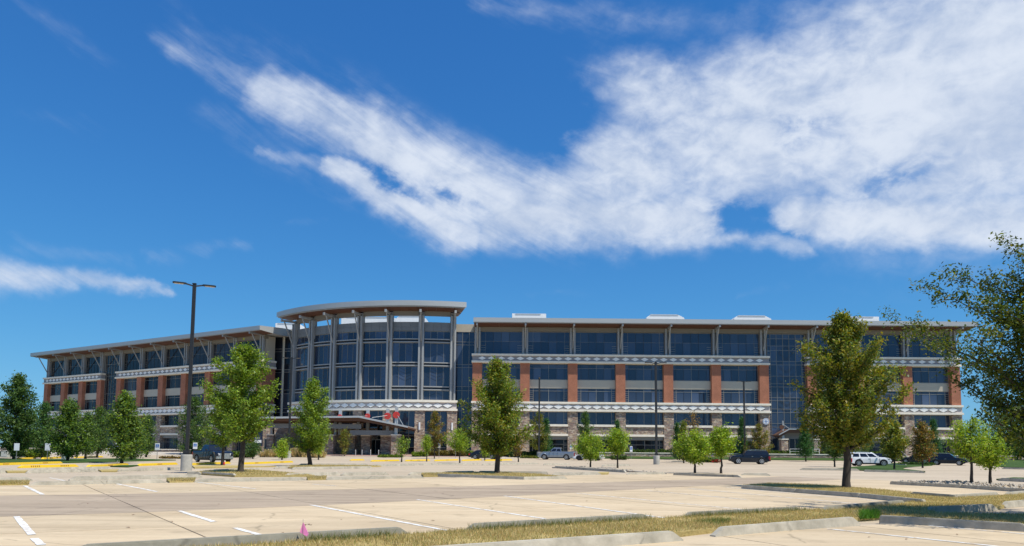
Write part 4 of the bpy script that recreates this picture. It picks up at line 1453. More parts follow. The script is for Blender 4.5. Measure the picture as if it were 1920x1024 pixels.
low_wall((14.2, 131), (70.6, 131), 1.2, 'low stone retaining wall with pale coping below the right wing')
low_wall((73.6, 131), (92, 131), 1.2, 'short stone retaining wall right of the steps at the far right end')
low_wall((-128, 166), (-62, 146), 1.05, 'low stone wall behind the lawn and row of trees below the left wing')
terr = MB().box(14, 95, 131.5, 139, .2, 1.15)
tag(put('terrace', terr, M['walk']), kind='structure')
st_ = MB()
for i in range(4):
    st_.box(70.7, 73.5, 130.6 - .32 * i, 131.5, .25, 1.15 - .18 * i)
tag(put('concrete_steps', st_, M['walk']), 'concrete steps with handrails between the two stone walls at far right', 'steps')


def railing(x0, x1, y, z, label):
    loc = Vector(((x0 + x1) / 2, y, z))
    t_ = thing('handrail', label, 'railing', loc)
    put('rail', MB().bar((x0, y, z + 1.05), (x1, y, z + 1.05), .06).bar((x0, y, z + .6), (x1, y, z + .6), .04), M['white'], t_, loc)
    n = max(2, int((x1 - x0) / 1.4) + 1)
    for i in range(n):
        x = x0 + (x1 - x0) * i / (n - 1)
        put('post', MB().bar((x, y, z), (x, y, z + 1.05), .06), M['white'], t_, loc)


railing(cx_at(1480, 131.8), cx_at(1502, 131.8), 131.8, 1.2, 'white handrail on the wall in front of the side entrance doors')
railing(cx_at(1523, 131.8), cx_at(1535, 131.8), 131.8, 1.2, 'short white handrail right of the side entrance behind a conical tree')
sh = thing('handrail', 'sloping handrail down the concrete steps at far right', 'railing', Vector((72, 130, .6)))
put('rail', MB().bar((70.8, 131.4, 2.1), (70.8, 129.4, 1.2), .07).bar((73.4, 131.4, 2.1), (73.4, 129.4, 1.2), .07), M['masts'], sh, Vector((72, 130, .6)))
put('post', MB().bar((70.8, 129.4, .4), (70.8, 129.4, 1.2), .07).bar((73.4, 129.4, .4), (73.4, 129.4, 1.2), .07), M['masts'], sh, Vector((72, 130, .6)))

# ------------------------------------------------------------------ trees
GREEN = [(.125, .205, .022), (.16, .245, .028), (.085, .15, .020), (.21, .26, .035)]
OLIVE = [(.105, .155, .022), (.16, .185, .026), (.062, .105, .02), (.25, .235, .035), (.11, .15, .022), (.22, .19, .03)]
DARK = [(.045, .098, .024), (.065, .125, .028), (.034, .072, .02), (.095, .15, .03)]
LIME = [(.21, .33, .025), (.28, .37, .035), (.15, .25, .022), (.33, .36, .05)]
CONE = [(.032, .105, .028), (.048, .135, .035), (.025, .075, .022), (.07, .15, .035)]
BROWN = [(.17, .12, .035), (.22, .145, .04), (.11, .095, .026), (.26, .16, .035)]


def unit(a):
    return a / (np.linalg.norm(a, axis=-1, keepdims=True) + 1e-9)


def tree(name, label, base, H, prof, nleaf, lsize, cols, tr, seed, z0=None, limbs=40, up=.45, group=None, cat='tree', asym=0.0, dens=.5, bark='bark', spread=.9, stems=1, lean=(0, 0), twig_len=.34, inner=.15, sig=.5, limbscale=1.0):
    """a tapered trunk that runs up through the crown, limbs reaching out to an uneven hull, twigs on the limbs and leaves along the twigs.
    prof: [(height fraction, crown radius in metres)]"""
    rg = np.random.default_rng(seed)
    loc = Vector(base)
    t_ = thing(name, label, cat, loc, group)
    hs = [p[0] * H for p in prof]; rs = [p[1] for p in prof]
    crown0, top = hs[0], hs[-1]
    wob = rg.normal(0, .05 * tr * 8, (7, 2)); wob[0] = 0
    zz_ = np.linspace(0, 1, 7)
    tp = [(float(np.interp(z, zz_, wob[:, 0]) + lean[0] * z), float(np.interp(z, zz_, wob[:, 1]) + lean[1] * z), z * H * .96) for z in zz_]
    trad = [tr * 1.35, tr * 1.0] + [tr * (1 - z) ** .8 * .95 + .008 for z in zz_[2:]]
    mb = MB().tube([(tp[0][0], tp[0][1], -.15)] + tp[:1] + [(tp[0][0], tp[0][1], .35)] + tp[1:], [tr * 1.5, tr * 1.3, tr * 1.08] + trad[1:], 10)
    link('trunk', mb.mesh('trunk', smooth=True), M[bark], t_)
    br = MB()
    LP, LD = [], []
    ga, sa0, sb0 = rg.uniform(0, 6.28, 3)
    for i in range(limbs):
        f = (i + .5) / limbs
        hz = crown0 + (top - crown0) * (f ** .9)          # height that the limb reaches
        az = ga + i * 2.39996 + rg.normal(0, .25)
        Rr = float(np.interp(hz, hs, rs)) * rg.uniform(1 - spread * .5, 1.0 + .26 * spread) * (1 + asym * math.cos(az)) * (1 + spread * .16 * math.sin(3 * az + sa0) * math.sin(5 * f + sb0))
        h0 = max(crown0 * .72, hz - Rr * up * rg.uniform(.8, 1.5) - .1)
        fr = min(h0 / (H * .96), .97)
        x0 = float(np.interp(fr, zz_, [q[0] for q in tp])); y0 = float(np.interp(fr, zz_, [q[1] for q in tp]))
        p0 = np.array([x0, y0, h0])
        p3 = np.array([x0 + Rr * math.cos(az), y0 + Rr * math.sin(az), hz])
        pm = p0 * .5 + p3 * .5 + np.array([0, 0, -.10 * Rr * up + rg.normal(0, .06) * Rr]) + rg.normal(0, .05, 3) * Rr
        ts = np.linspace(0, 1, 7)[:, None]
        cv = (1 - ts) ** 2 * p0 + 2 * ts * (1 - ts) * pm + ts ** 2 * p3
        r0 = max(.012, tr * .42 * (1 - f * .7)) * limbscale
        br.tube([tuple(q) for q in cv[::2]], [r0, r0 * .7, r0 * .45, r0 * .15], 5, False)
        ntw = max(4, int(6 + Rr * 3.2))
        for k in range(ntw):
            s = inner + (1 - inner) * ((k + rg.uniform(0, 1)) / ntw)
            q = cv[int(s * 5.99)] * (1 - (s * 6) % 1) + cv[min(int(s * 6) + 1, 6)] * ((s * 6) % 1)
            d = unit(p3 - p0) * .7 + rg.normal(0, .75, 3) + np.array([0, 0, .30 * up])
            d = unit(d)
            ln = twig_len * (.45 + Rr * .42) * rg.uniform(.5, 1.3) * (1.1 - .4 * s)
            e = q + d * ln
            if k % 2 == 0:
                br.tube([tuple(q), tuple(q * .5 + e * .5 + rg.normal(0, .03, 3)), tuple(e)], [r0 * .3, r0 * .2, .004], 4, False)
            m = rg.integers(4, 7)
            LP.append(np.stack([q + (e - q) * (j + .3) / m for j in range(m)])); LD.append(np.repeat(d[None], m, 0))
    link('branches', br.mesh('branches', recalc=False), M[bark], t_)
    LP, LD = np.concatenate(LP), np.concatenate(LD)
    idx = rg.integers(0, len(LP), nleaf)
    c = LP[idx] + rg.normal(0, sig * lsize * 1.9, (nleaf, 3))
    nrm = unit(rg.normal(0, .8, (nleaf, 3)) + np.array([0, 0, .75]))
    ax = unit(LD[idx] * .5 + rg.normal(0, .7, (nleaf, 3)))
    ax = unit(ax - nrm * (ax * nrm).sum(1, keepdims=True))
    bx = np.cross(nrm, ax)
    l = lsize * rg.uniform(.6, 1.35, (nleaf, 1))
    w = l * rg.uniform(.36, .55, (nleaf, 1))
    V = np.stack([c - ax * l * .5, c + bx * w * .5 + nrm * l * .06, c + ax * l * .5 - nrm * l * .08, c - bx * w * .5 + nrm * l * .06], 1)
    V = V[V[:, :, 2].min(1) > .1]
    n2 = len(V)
    cl = np.array(cols)
    hue = rg.integers(0, len(cl), len(LP))[idx][:n2]
    own = rg.integers(0, len(cl), n2)
    pick = np.where(rg.uniform(0, 1, n2) < .5, hue, own)
    C = cl[pick] * rg.uniform(.85, 1.55, (n2, 1))
    me = fast_mesh('crown', V.reshape(-1, 3), np.arange(n2 * 4).reshape(n2, 4), np.repeat(C, 4, 0))
    link('crown', me, M['leaf'], t_)
    return t_


def ppm(base):
    """pixels per metre where a base stands"""
    return FPX / (base.y * math.cos(TH) + (base.z - CAMZ) * math.sin(TH))


def tree_px(name, label, px, py, ytop, ybot, half, nleaf, lsize, cols, seed, shape='round', z=None, pos=None, **kw):
    """base pixel, crown top and bottom rows and half width in the photograph"""
    b = pos or G(px, py)
    s = ppm(b)
    H = (py - ytop) / s
    c0 = max(.12, (py - ybot) / s) / H
    r = half / s * kw.pop('full', 1.0)
    S = {'round': [(0, .45), (.12, .85), (.3, 1.0), (.5, .92), (.7, .66), (.88, .36), (1, .06)],
         'oval': [(0, .5), (.15, .9), (.35, 1), (.6, .82), (.8, .5), (1, .05)],
         'cone': [(0, .8), (.1, 1), (.3, .86), (.55, .6), (.8, .3), (1, .02)],
         'column': [(0, .75), (.15, 1), (.5, .95), (.75, .68), (.92, .3), (1, .03)],
         'vase': [(0, .25), (.25, .7), (.55, 1), (.8, .85), (1, .3)],
         'flat': [(0.1, .6), (.25, .95), (.45, 1), (.75, .85), (1, .4)],
         'tall': [(0, .45), (.12, .82), (.28, 1.0), (.45, .95), (.6, .78), (.76, .58), (.9, .34), (1, .06)],
         'full': [(0, .45), (.1, .82), (.27, 1.0), (.46, 1.0), (.62, .9), (.75, .74), (.88, .48), (1, .08)]}[shape]
    prof = [(c0 + (1 - c0) * f, k * r) for f, k in S]
    kw.setdefault('tr', max(.03, H * .017))
    return tree(name, label, b, H, prof, nleaf, lsize, cols, seed=seed, **kw)


LOTG = 'young shade trees in the car park islands'
tree_px('shade_tree', 'olive and gold shade tree with a dark trunk on the grass island at right', 1587, 917, 588, 818, 88, 36000, .135, OLIVE, 11, 'full', tr=.15, limbs=70, group=LOTG, up=.6, spread=1.0, twig_len=.30)
tree_px('shade_tree', 'brownish green shade tree in front of the right wing corner, near the dark sedan', 932, 889, 676, 838, 64, 23000, .165, OLIVE + GREEN[:2], 12, 'tall', tr=.16, limbs=64, group=LOTG, up=.55, spread=.9)
tree_px('shade_tree', 'bright green wide tree in front of the left wing beside the dark pickup', 451, 887, 648, 806, 72, 20000, .17, GREEN, 13, 'tall', tr=.16, limbs=46, group=LOTG, up=.6, spread=1.2)
tree_px('shade_tree', 'bright green tree in front of the rotunda entrance canopy', 581, 874, 712, 838, 43, 13500, .19, GREEN, 14, 'tall', tr=.17, limbs=40, group=LOTG, up=.55, spread=1.1)
tree_px('shade_tree', 'young green tree with a red tag at its foot behind the pickup', 417, 871.5, 742, 826, 40, 8000, .2, GREEN + DARK[:1], 15, 'round', tr=.13, limbs=26, group=LOTG)
# big overhanging tree whose trunk stands just outside the frame
tb = Vector((13.5, 16.6, .05))
tree('overhanging_tree', 'large dark green tree hanging into the picture over the right edge', tb, 7.0,
     [(.19, .9), (.24, 1.9), (.36, 2.3), (.52, 2.6), (.62, 3.2), (.70, 3.4), (.78, 3.0), (.86, 2.3), (.94, 1.4), (1.0, .2)], 105000, .094, [(c[0] * .95, c[1] * .80, c[2] * .6) for c in DARK + OLIVE[:3] + GREEN[2:3]], .17, 21, limbs=120, up=.5, spread=1.25, twig_len=.40, sig=.6, inner=.2)
YG = 'small lime green trees in rock islands'
for px, py, yt, yb, hw, lab, sd, sh in [
        (1107, 877, 812, 866, 30, 'small lime tree before the white car', 31, 'flat'), (1158, 877, 805, 852, 25, 'small lime tree right of the white car with a dark cone behind', 32, 'flat'),
        (1303, 887, 808, 872, 36, 'low green tree left of the pair beside the black sport utility', 33, 'flat'), (1352, 887, 802, 856, 27, 'lime green tree just left of the black sport utility', 34, 'flat'),
        (1822, 909, 784, 862, 48, 'wide yellow green tree in the rock bed at far right', 35, 'flat'), (1857, 908, 815, 878, 36, 'smaller green tree leaning in the rock bed under the overhanging tree', 36, 'flat'),
        (862, 868, 806, 846, 25, 'lime tree left of the dark sedan by the yellow kerb', 37, 'flat'), (800, 865, 818, 846, 12, 'slim lime sapling by the stone pier of the rotunda', 38, 'oval')]:
    yb -= (yb - yt) * .16
    tree_px('small_tree', lab, px, py, yt, yb, hw, 5200 if hw > 20 else 1800, .17 if py < 900 else .12, LIME + GREEN[:2], sd, sh, tr=.075 if py < 900 else .07, limbs=30, group=YG, up=.9, spread=.8, twig_len=.24)
for px, py, yt, yb, hw, lab, c, sd, sh, n in [
        (814.4, 859.7, 772, 836, 21, 'yellow brown tree in front of the rotunda glass between two piers', BROWN + OLIVE[:2], 41, 'tall', 5000),
        (753, 866, 820, 850, 15, 'thin sparse sapling beside the lit stone pier of the canopy', GREEN, 42, 'vase', 700),
        (646, 855, 804, 848, 15, 'small reddish turning sapling under the entrance canopy', OLIVE + BROWN[-2:], 43, 'vase', 1500),
        (597, 862, 822, 850, 11, 'tiny yellow green sapling right of the canopy tree trunk', LIME, 44, 'vase', 900),
        (528.6, 862, 826, 856, 14, 'yellow green bushy sapling by the far lamp base', LIME, 45, 'oval', 2200),
        (474, 860, 829, 853, 17, 'dark green low spreading tree left of the tan grasses', DARK, 46, 'flat', 2400),
        (972, 866, 812, 852, 15, 'sparse brown tree before the stone pier behind the dark sedan', BROWN, 47, 'vase', 900),
        (909, 863, 822, 852, 9, 'small fresh green shrub tree right behind the dark sedan', LIME, 48, 'cone', 1500),
        (1010, 858, 774, 840, 22, 'brown green tree wrapped round a lamp post left of the silver pickup', OLIVE + BROWN[:1], 49, 'tall', 5000),
        (1097, 858, 773, 838, 20, 'tall dark green tree behind the first lime tree', DARK + GREEN[2:3], 50, 'tall', 5500),
        (1300, 866, 772, 822, 15, 'thin brown half dead tree in front of the right wing', BROWN, 51, 'vase', 800),
        (1282, 868, 792, 862, 16, 'green and brown tree left of the half dead tree', OLIVE + GREEN[:1], 52, 'oval', 3500),
        (1424, 862, 796, 856, 25, 'brown tinged broad conifer behind the black sport utility', BROWN + OLIVE, 53, 'column', 7000),
        (1565, 875, 806, 850, 24, 'dark green round tree behind the trunk of the olive tree', DARK, 54, 'round', 4500),
        (1626, 866, 806, 856, 23, 'dark green bushy tree behind the white sport utility', DARK + OLIVE[:1], 55, 'round', 4500),
        (1677, 881, 792, 852, 26, 'olive green tree on the lawn island right of the white sport utility', OLIVE, 56, 'oval', 5500),
        (1730, 877, 793, 856, 24, 'rusty brown tree in front of the black car showing its tail lights', BROWN + OLIVE[:1], 57, 'oval', 5500)]:
    tree_px('ornamental_tree', lab, px, py, yt, yb, hw, n, .22, c, sd, sh, tr=.08, limbs=24, group='ornamental trees along the building', up=.6, spread=1.1)
for px, py, yt, yb, hw, lab, sd, n in [
        (1392, 858, 784, 852, 14, 'dark green conical tree behind the lamp right of the lime trees', 61, 6000), (1511, 865, 797, 854, 18, 'neat conical evergreen in front of the side entrance', 62, 7500),
        (1270, 862, 794, 856, 13, 'conical evergreen at the left of the low stone wall middle', 63, 5000), (1158, 858, 789, 850, 13, 'conical evergreen peeping over the second lime tree', 64, 4500),
        (1024, 858, 786, 850, 14, 'conical evergreen behind the cab of the silver pickup', 65, 5000), (1752, 868, 787, 856, 17, 'conical evergreen behind the rusty brown tree', 66, 6000)]:
    tree_px('conical_tree', lab, px, py, yt, yb, hw, n, .2, CONE, sd, 'cone', tr=.09, limbs=60, up=.15, spread=.35, group='conical evergreens along the building', twig_len=.3)
LT = 'evergreen street trees on the lawn at left'
for px, py, yt, yb, hw, lab, sd, n, c in [
        (25, 862, 704, 846, 44, 'tallest dark evergreen at the left edge of the picture', 71, 13000, DARK), (37.5, 857, 768, 846, 24, 'dark green tree just right of the left edge tree', 72, 4500, DARK + GREEN[:1]),
        (79, 860, 757, 848, 24, 'pointed evergreen between the two white signs', 73, 6500, CONE + DARK), (126.5, 865, 754, 850, 34, 'broad pointed evergreen with the grey utility box at its foot', 74, 10000, DARK + GREEN[:2]),
        (160, 860, 776, 846, 22, 'evergreen between the utility box tree and the slim one', 75, 5000, DARK + GREEN[:1]), (182, 858, 764, 846, 20, 'slim evergreen fifth along the lawn', 76, 5000, DARK + GREEN[:1]),
        (228, 868, 738, 852, 36, 'ragged green tree nearest the yellow kerb on the lawn', 77, 10000, GREEN + DARK), (246, 863, 785, 854, 26, 'round green tree half behind the ragged one', 78, 5000, DARK + GREEN),
        (274, 857, 780, 848, 19, 'last small evergreen of the lawn row beside a blue sign', 79, 4500, DARK + GREEN[:1])]:
    tree_px('street_tree', lab, px, py, yt, yb, hw, n, .24 if hw < 40 else .28, c, sd, 'column' if hw < 30 else 'tall', tr=.13, limbs=44, up=.35, spread=.8, group=LT)
tree_px('magnolia_tree', 'big glossy dense evergreen behind the lamp post and the pickup', 362, 852, 745, 851, 37, 12000, .26, DARK + GREEN[2:3], 81, 'column', tr=.2, limbs=60, up=.2, spread=.5)
# trees far beyond, each its own crown
for i, (x, y, H, r, lab) in enumerate([(-158, 205, 13, 6, 'distant green tree past the left end of the building'), (-150, 226, 11, 6, 'distant low tree behind the left end of the building'), (-170, 215, 10, 6, 'distant tree behind the lawn evergreens at the left edge'),
                                       (104, 150, 9, 5, 'distant tree past the right end of the building'), (112, 165, 10, 6, 'distant tree behind the overhanging branches at right'), (99, 170, 8, 4.5, 'small distant tree right of the brick corner'),
                                       (93, 128, 4.5, 3.2, 'round green tree on the lawn beyond the right end wall'), (104, 134, 5.5, 3.6, 'green tree on the lawn at the far right edge')]):
    tree('distant_tree', lab, Vector((x, y, gz(x, y))), H, [(.1, r * .6), (.3, r), (.6, r * .85), (.85, r * .5), (1, .1)], 5000, .38, DARK + GREEN[:1], .2, 90 + i, limbs=34, up=.5, spread=1.0, group='distant trees')


# far off woods along the horizon behind the building
def woods(name, y, x0, x1, n, h, sd):
    rg = np.random.default_rng(sd)
    V, C = [], []
    for i in range(n):
        x = rg.uniform(x0, x1); yy = y + rg.uniform(-30, 30); hh = h * rg.uniform(.6, 1.2); rr = hh * rg.uniform(.4, .6)
        m = 260
        d = unit(rg.normal(0, 1, (m, 3))) * rg.uniform(.6, 1, (m, 1)) * np.array([rr, rr, hh * .5]) + np.array([x, yy, hh * .52])
        s = rg.uniform(.6, 1.3, (m, 1, 1))
        q = rg.normal(0, .6, (m, 4, 3)) * s
        V.append(d[:, None] + q); C.append(np.array(DARK)[rg.integers(0, 4, m)])
    V = np.concatenate(V); C = np.concatenate(C); k = len(V)
    V[:, :, 2] = np.maximum(V[:, :, 2], -.05)
    me = fast_mesh(name, V.reshape(-1, 3), np.arange(k * 4).reshape(k, 4), np.repeat(C, 4, 0))
    tag(link(name, me, M['leaf']), kind='stuff')


woods('far_woods', 420, -420, 420, 110, 10, 3)


# ------------------------------------------------------------------ hedges, grasses, beds
def shrub(name, label, world_c, size, cols, n, ls, sd, cat='shrub', group=None):
    rg = np.random.default_rng(sd)
    c = Vector(world_c)
    t_ = thing(name, label, cat, c, group)
    sx, sy, sz = size
    m = max(6, int(sx * 2.5))
    cen = np.stack([np.linspace(-sx / 2, sx / 2, m), rg.normal(0, sy * .15, m), rg.uniform(.38, .55, m) * sz], 1)
    p = cen[rg.integers(0, m, n)] + unit(rg.normal(0, 1, (n, 3))) * rg.uniform(.45, 1, (n, 1)) ** .5 * np.array([max(.4, sx / m * 1.1), sy * .5, sz * .5])
    p[:, 2] = np.maximum(p[:, 2], .02)
    q = rg.normal(0, .5, (n, 4, 3)) * ls
    V = p[:, None] + q
    V[:, :, 2] = np.maximum(V[:, :, 2], 0.0)
    C = np.array(cols)[rg.integers(0, len(cols), n)] * rg.uniform(.7, 1.3, (n, 1))
    me = fast_mesh('foliage', V.reshape(-1, 3), np.arange(n * 4).reshape(n, 4), np.repeat(C, 4, 0))
    link('foliage', me, M['leaf'], t_)
    st = MB()
    for k in range(m):
        st.tube([(cen[k, 0], cen[k, 1], -.05), (cen[k, 0] + .1, cen[k, 1], sz * .6)], [.03, .012], 5)
    link('stems', st.mesh('stems'), M['bark'], t_)
    return t_


def shrub_px(name, label, pxa, pxb, py, h_px, cols, n, ls, sd, depth=1.2, Y=None, **kw):
    b = G((pxa + pxb) / 2, py)
    if Y:
        b = atY((pxa + pxb) / 2, py, Y); b.z = max(gz(b.x, b.y), 0.3)
    s = ppm(b)
    return shrub(name, label, (b.x, b.y, b.z), ((pxb - pxa) / s, depth, h_px / s), cols, n, ls, sd, **kw)


YEL = [(.17, .135, .03), (.12, .11, .03), (.22, .17, .04)]
shrub_px('hedge', 'clipped yellow brown hedge below the rotunda glass', 806, 868, 855, 10, YEL, 3500, .22, 1, cat='hedge')
shrub_px('hedge', 'yellow brown hedge behind the dark sedan', 922, 956, 856, 11, YEL, 2200, .22, 2, cat='hedge')
shrub_px('hedge', 'long low dark green hedge left of the silver pickup', 955, 1008, 857, 11, DARK, 3000, .2, 3, cat='hedge')
shrub_px('hedge', 'green hedge at the right end of the rotunda', 868, 884, 855, 10, GREEN, 1300, .2, 4, cat='hedge')
shrub_px('shrub', 'round bright green shrub by the rotunda pier', 776, 798, 856, 9, LIME + GREEN, 1200, .2, 5)
shrub_px('ground_cover', 'low green mound of ground cover before the canopy pier', 713, 750, 857.5, 4, GREEN, 1200, .2, 6, cat='ground cover')
shrub_px('shrub', 'low green planting left of the silver pickup front', 980, 1006, 859, 4, OLIVE, 700, .2, 7)
shrub_px('shrub', 'dark round bush between the lime tree trunks below the wall', 1148, 1172, 862, 8, DARK, 900, .2, 8)
shrub_px('shrub', 'red flowered low bush left of the black sport utility', 1331, 1337, 867, 6, [(.3, .03, .02), (.06, .08, .02)], 250, .15, 9)
shrub_px('shrub', 'second red flowered bush nearer the black sport utility', 1340, 1346, 867.5, 6, [(.3, .03, .02), (.06, .08, .02)], 250, .15, 10)
shrub_px('shrub', 'small green bush left of the red flowered bushes', 1318, 1328, 867, 8, DARK, 350, .18, 11)
shrub_px('shrub', 'bushy dark planting behind the lawn at the left edge', -20, 60, 856, 8, DARK, 2500, .25, 12)
shrub_px('shrub', 'bright green planting by the poster board wall', 425, 470, 858, 12, GREEN + DARK, 2000, .22, 13)
shrub_px('shrub', 'green planting behind the left lawn near the low wall', 55, 82, 858, 14, GREEN, 1500, .25, 14)
shrub_px('shrub', 'brown red ground planting right of the blue sign on the lawn', 306, 334, 860, 3, BROWN, 600, .18, 15)
shrub_px('shrub', 'dark planting strip in front of the small olive tree', 1690, 1745, 872, 4, DARK, 1300, .2, 16)
shrub_px('shrub', 'dark hedge beyond the lawn at the right edge', 1850, 1935, 862, 12, DARK, 3000, .3, 17)
shrub('planting_strip', 'long strip of low green plants on the terrace behind the stone wall', (42, 133, 1.15), (52, 1.2, .8), DARK + OLIVE[:1], 9000, .22, 18, cat='planting')
shrub('planting_strip', 'short strip of plants on the terrace at the far right', (84, 133, 1.15), (16, 1.2, .7), DARK + OLIVE[:1], 2500, .22, 19, cat='planting')


def tussock(label, pxa, pxb, py, hp, n, sd):
    b = G((pxa + pxb) / 2, py)
    s = ppm(b)
    t_ = thing('ornamental_grass', label, 'ornamental grass', b, 'tan ornamental grasses before the entrance')
    rg = np.random.default_rng(sd)
    w, H = (pxb - pxa) / s, hp / s
    c = np.stack([rg.uniform(-w / 2, w / 2, 14), rg.uniform(-.8, .8, 14)], 1)
    k = rg.integers(0, 14, n)
    a = rg.uniform(0, 6.28, n)
    r = rg.uniform(.15, .75, n) * .9
    base = c[k] + rg.normal(0, .16, (n, 2)); hk = rg.uniform(.6, 1.1, 14)[k]
    d = np.stack([np.cos(a), np.sin(a)], 1)
    sd2 = np.stack([-d[:, 1], d[:, 0]], 1) * .03
    h = H * hk * rg.uniform(.45, 1.1, n)
    V = np.zeros((n, 4, 3), np.float32)
    V[:, 0, :2] = base - sd2; V[:, 1, :2] = base + sd2
    V[:, 2, :2] = base + d * r[:, None] + sd2 * 1.6; V[:, 3, :2] = base + d * r[:, None] - sd2 * 1.6
    V[:, 2, 2] = V[:, 3, 2] = h
    C = np.array([(.60, .48, .24), (.50, .39, .17), (.68, .57, .32), (.30, .30, .11)])[rg.integers(0, 4, n)]
    link('blades', fast_mesh('blades', V.reshape(-1, 3), np.arange(n * 4).reshape(n, 4), np.repeat(C, 4, 0)), M['leaf'], t_)


tussock('left clump of tan feathery grass beside the far lamp base', 488, 536, 857, 13, 2600, 1)
tussock('large clump of tan feathery grass right of the far lamp base', 545, 582, 857, 16, 2800, 2)
tussock('right clump of tan feathery grass behind the canopy tree trunk', 580, 612, 858, 13, 2000, 3)


# ------------------------------------------------------------------ vehicles
def wheel(parent, x, y, r, rimmat, side):
    w = .24
    ty = MB().tube([(x, y - w / 2, r), (x, y - w / 2 + .03, r), (x, y + w / 2 - .03, r), (x, y + w / 2, r)], [r * .93, r, r, r * .93], 24)
    o = link('wheel', ty.mesh('wheel', smooth=False), M['tyre'], parent)
    yy = y + side * w / 2
    rm = MB().tube([(x, yy - side * .05, r), (x, yy + side * .012, r)], r * .66, 24)
    ri = link('rim', rm.mesh('rim'), M['blacktrim'], o)
    sp = MB()
    for k in range(6):
        a = k * math.pi / 3
        sp.bar((x, yy + side * .022, r), (x + math.cos(a) * r * .64, yy + side * .022, r + math.sin(a) * r * .64), .03, r * .17)
    sp.tube([(x, yy + side * .0, r), (x, yy + side * .035, r)], r * .16, 12)
    n = 24
    for k in range(n):
        a, b = 2 * math.pi * k / n, 2 * math.pi * (k + 1) / n
        sp.bar((x + math.cos(a) * r * .64, yy + side * .02, r + math.sin(a) * r * .64), (x + math.cos(b) * r * .64, yy + side * .02, r + math.sin(b) * r * .64), .03, r * .08)
    link('spokes', sp.mesh('spokes'), rimmat, o)
    return o


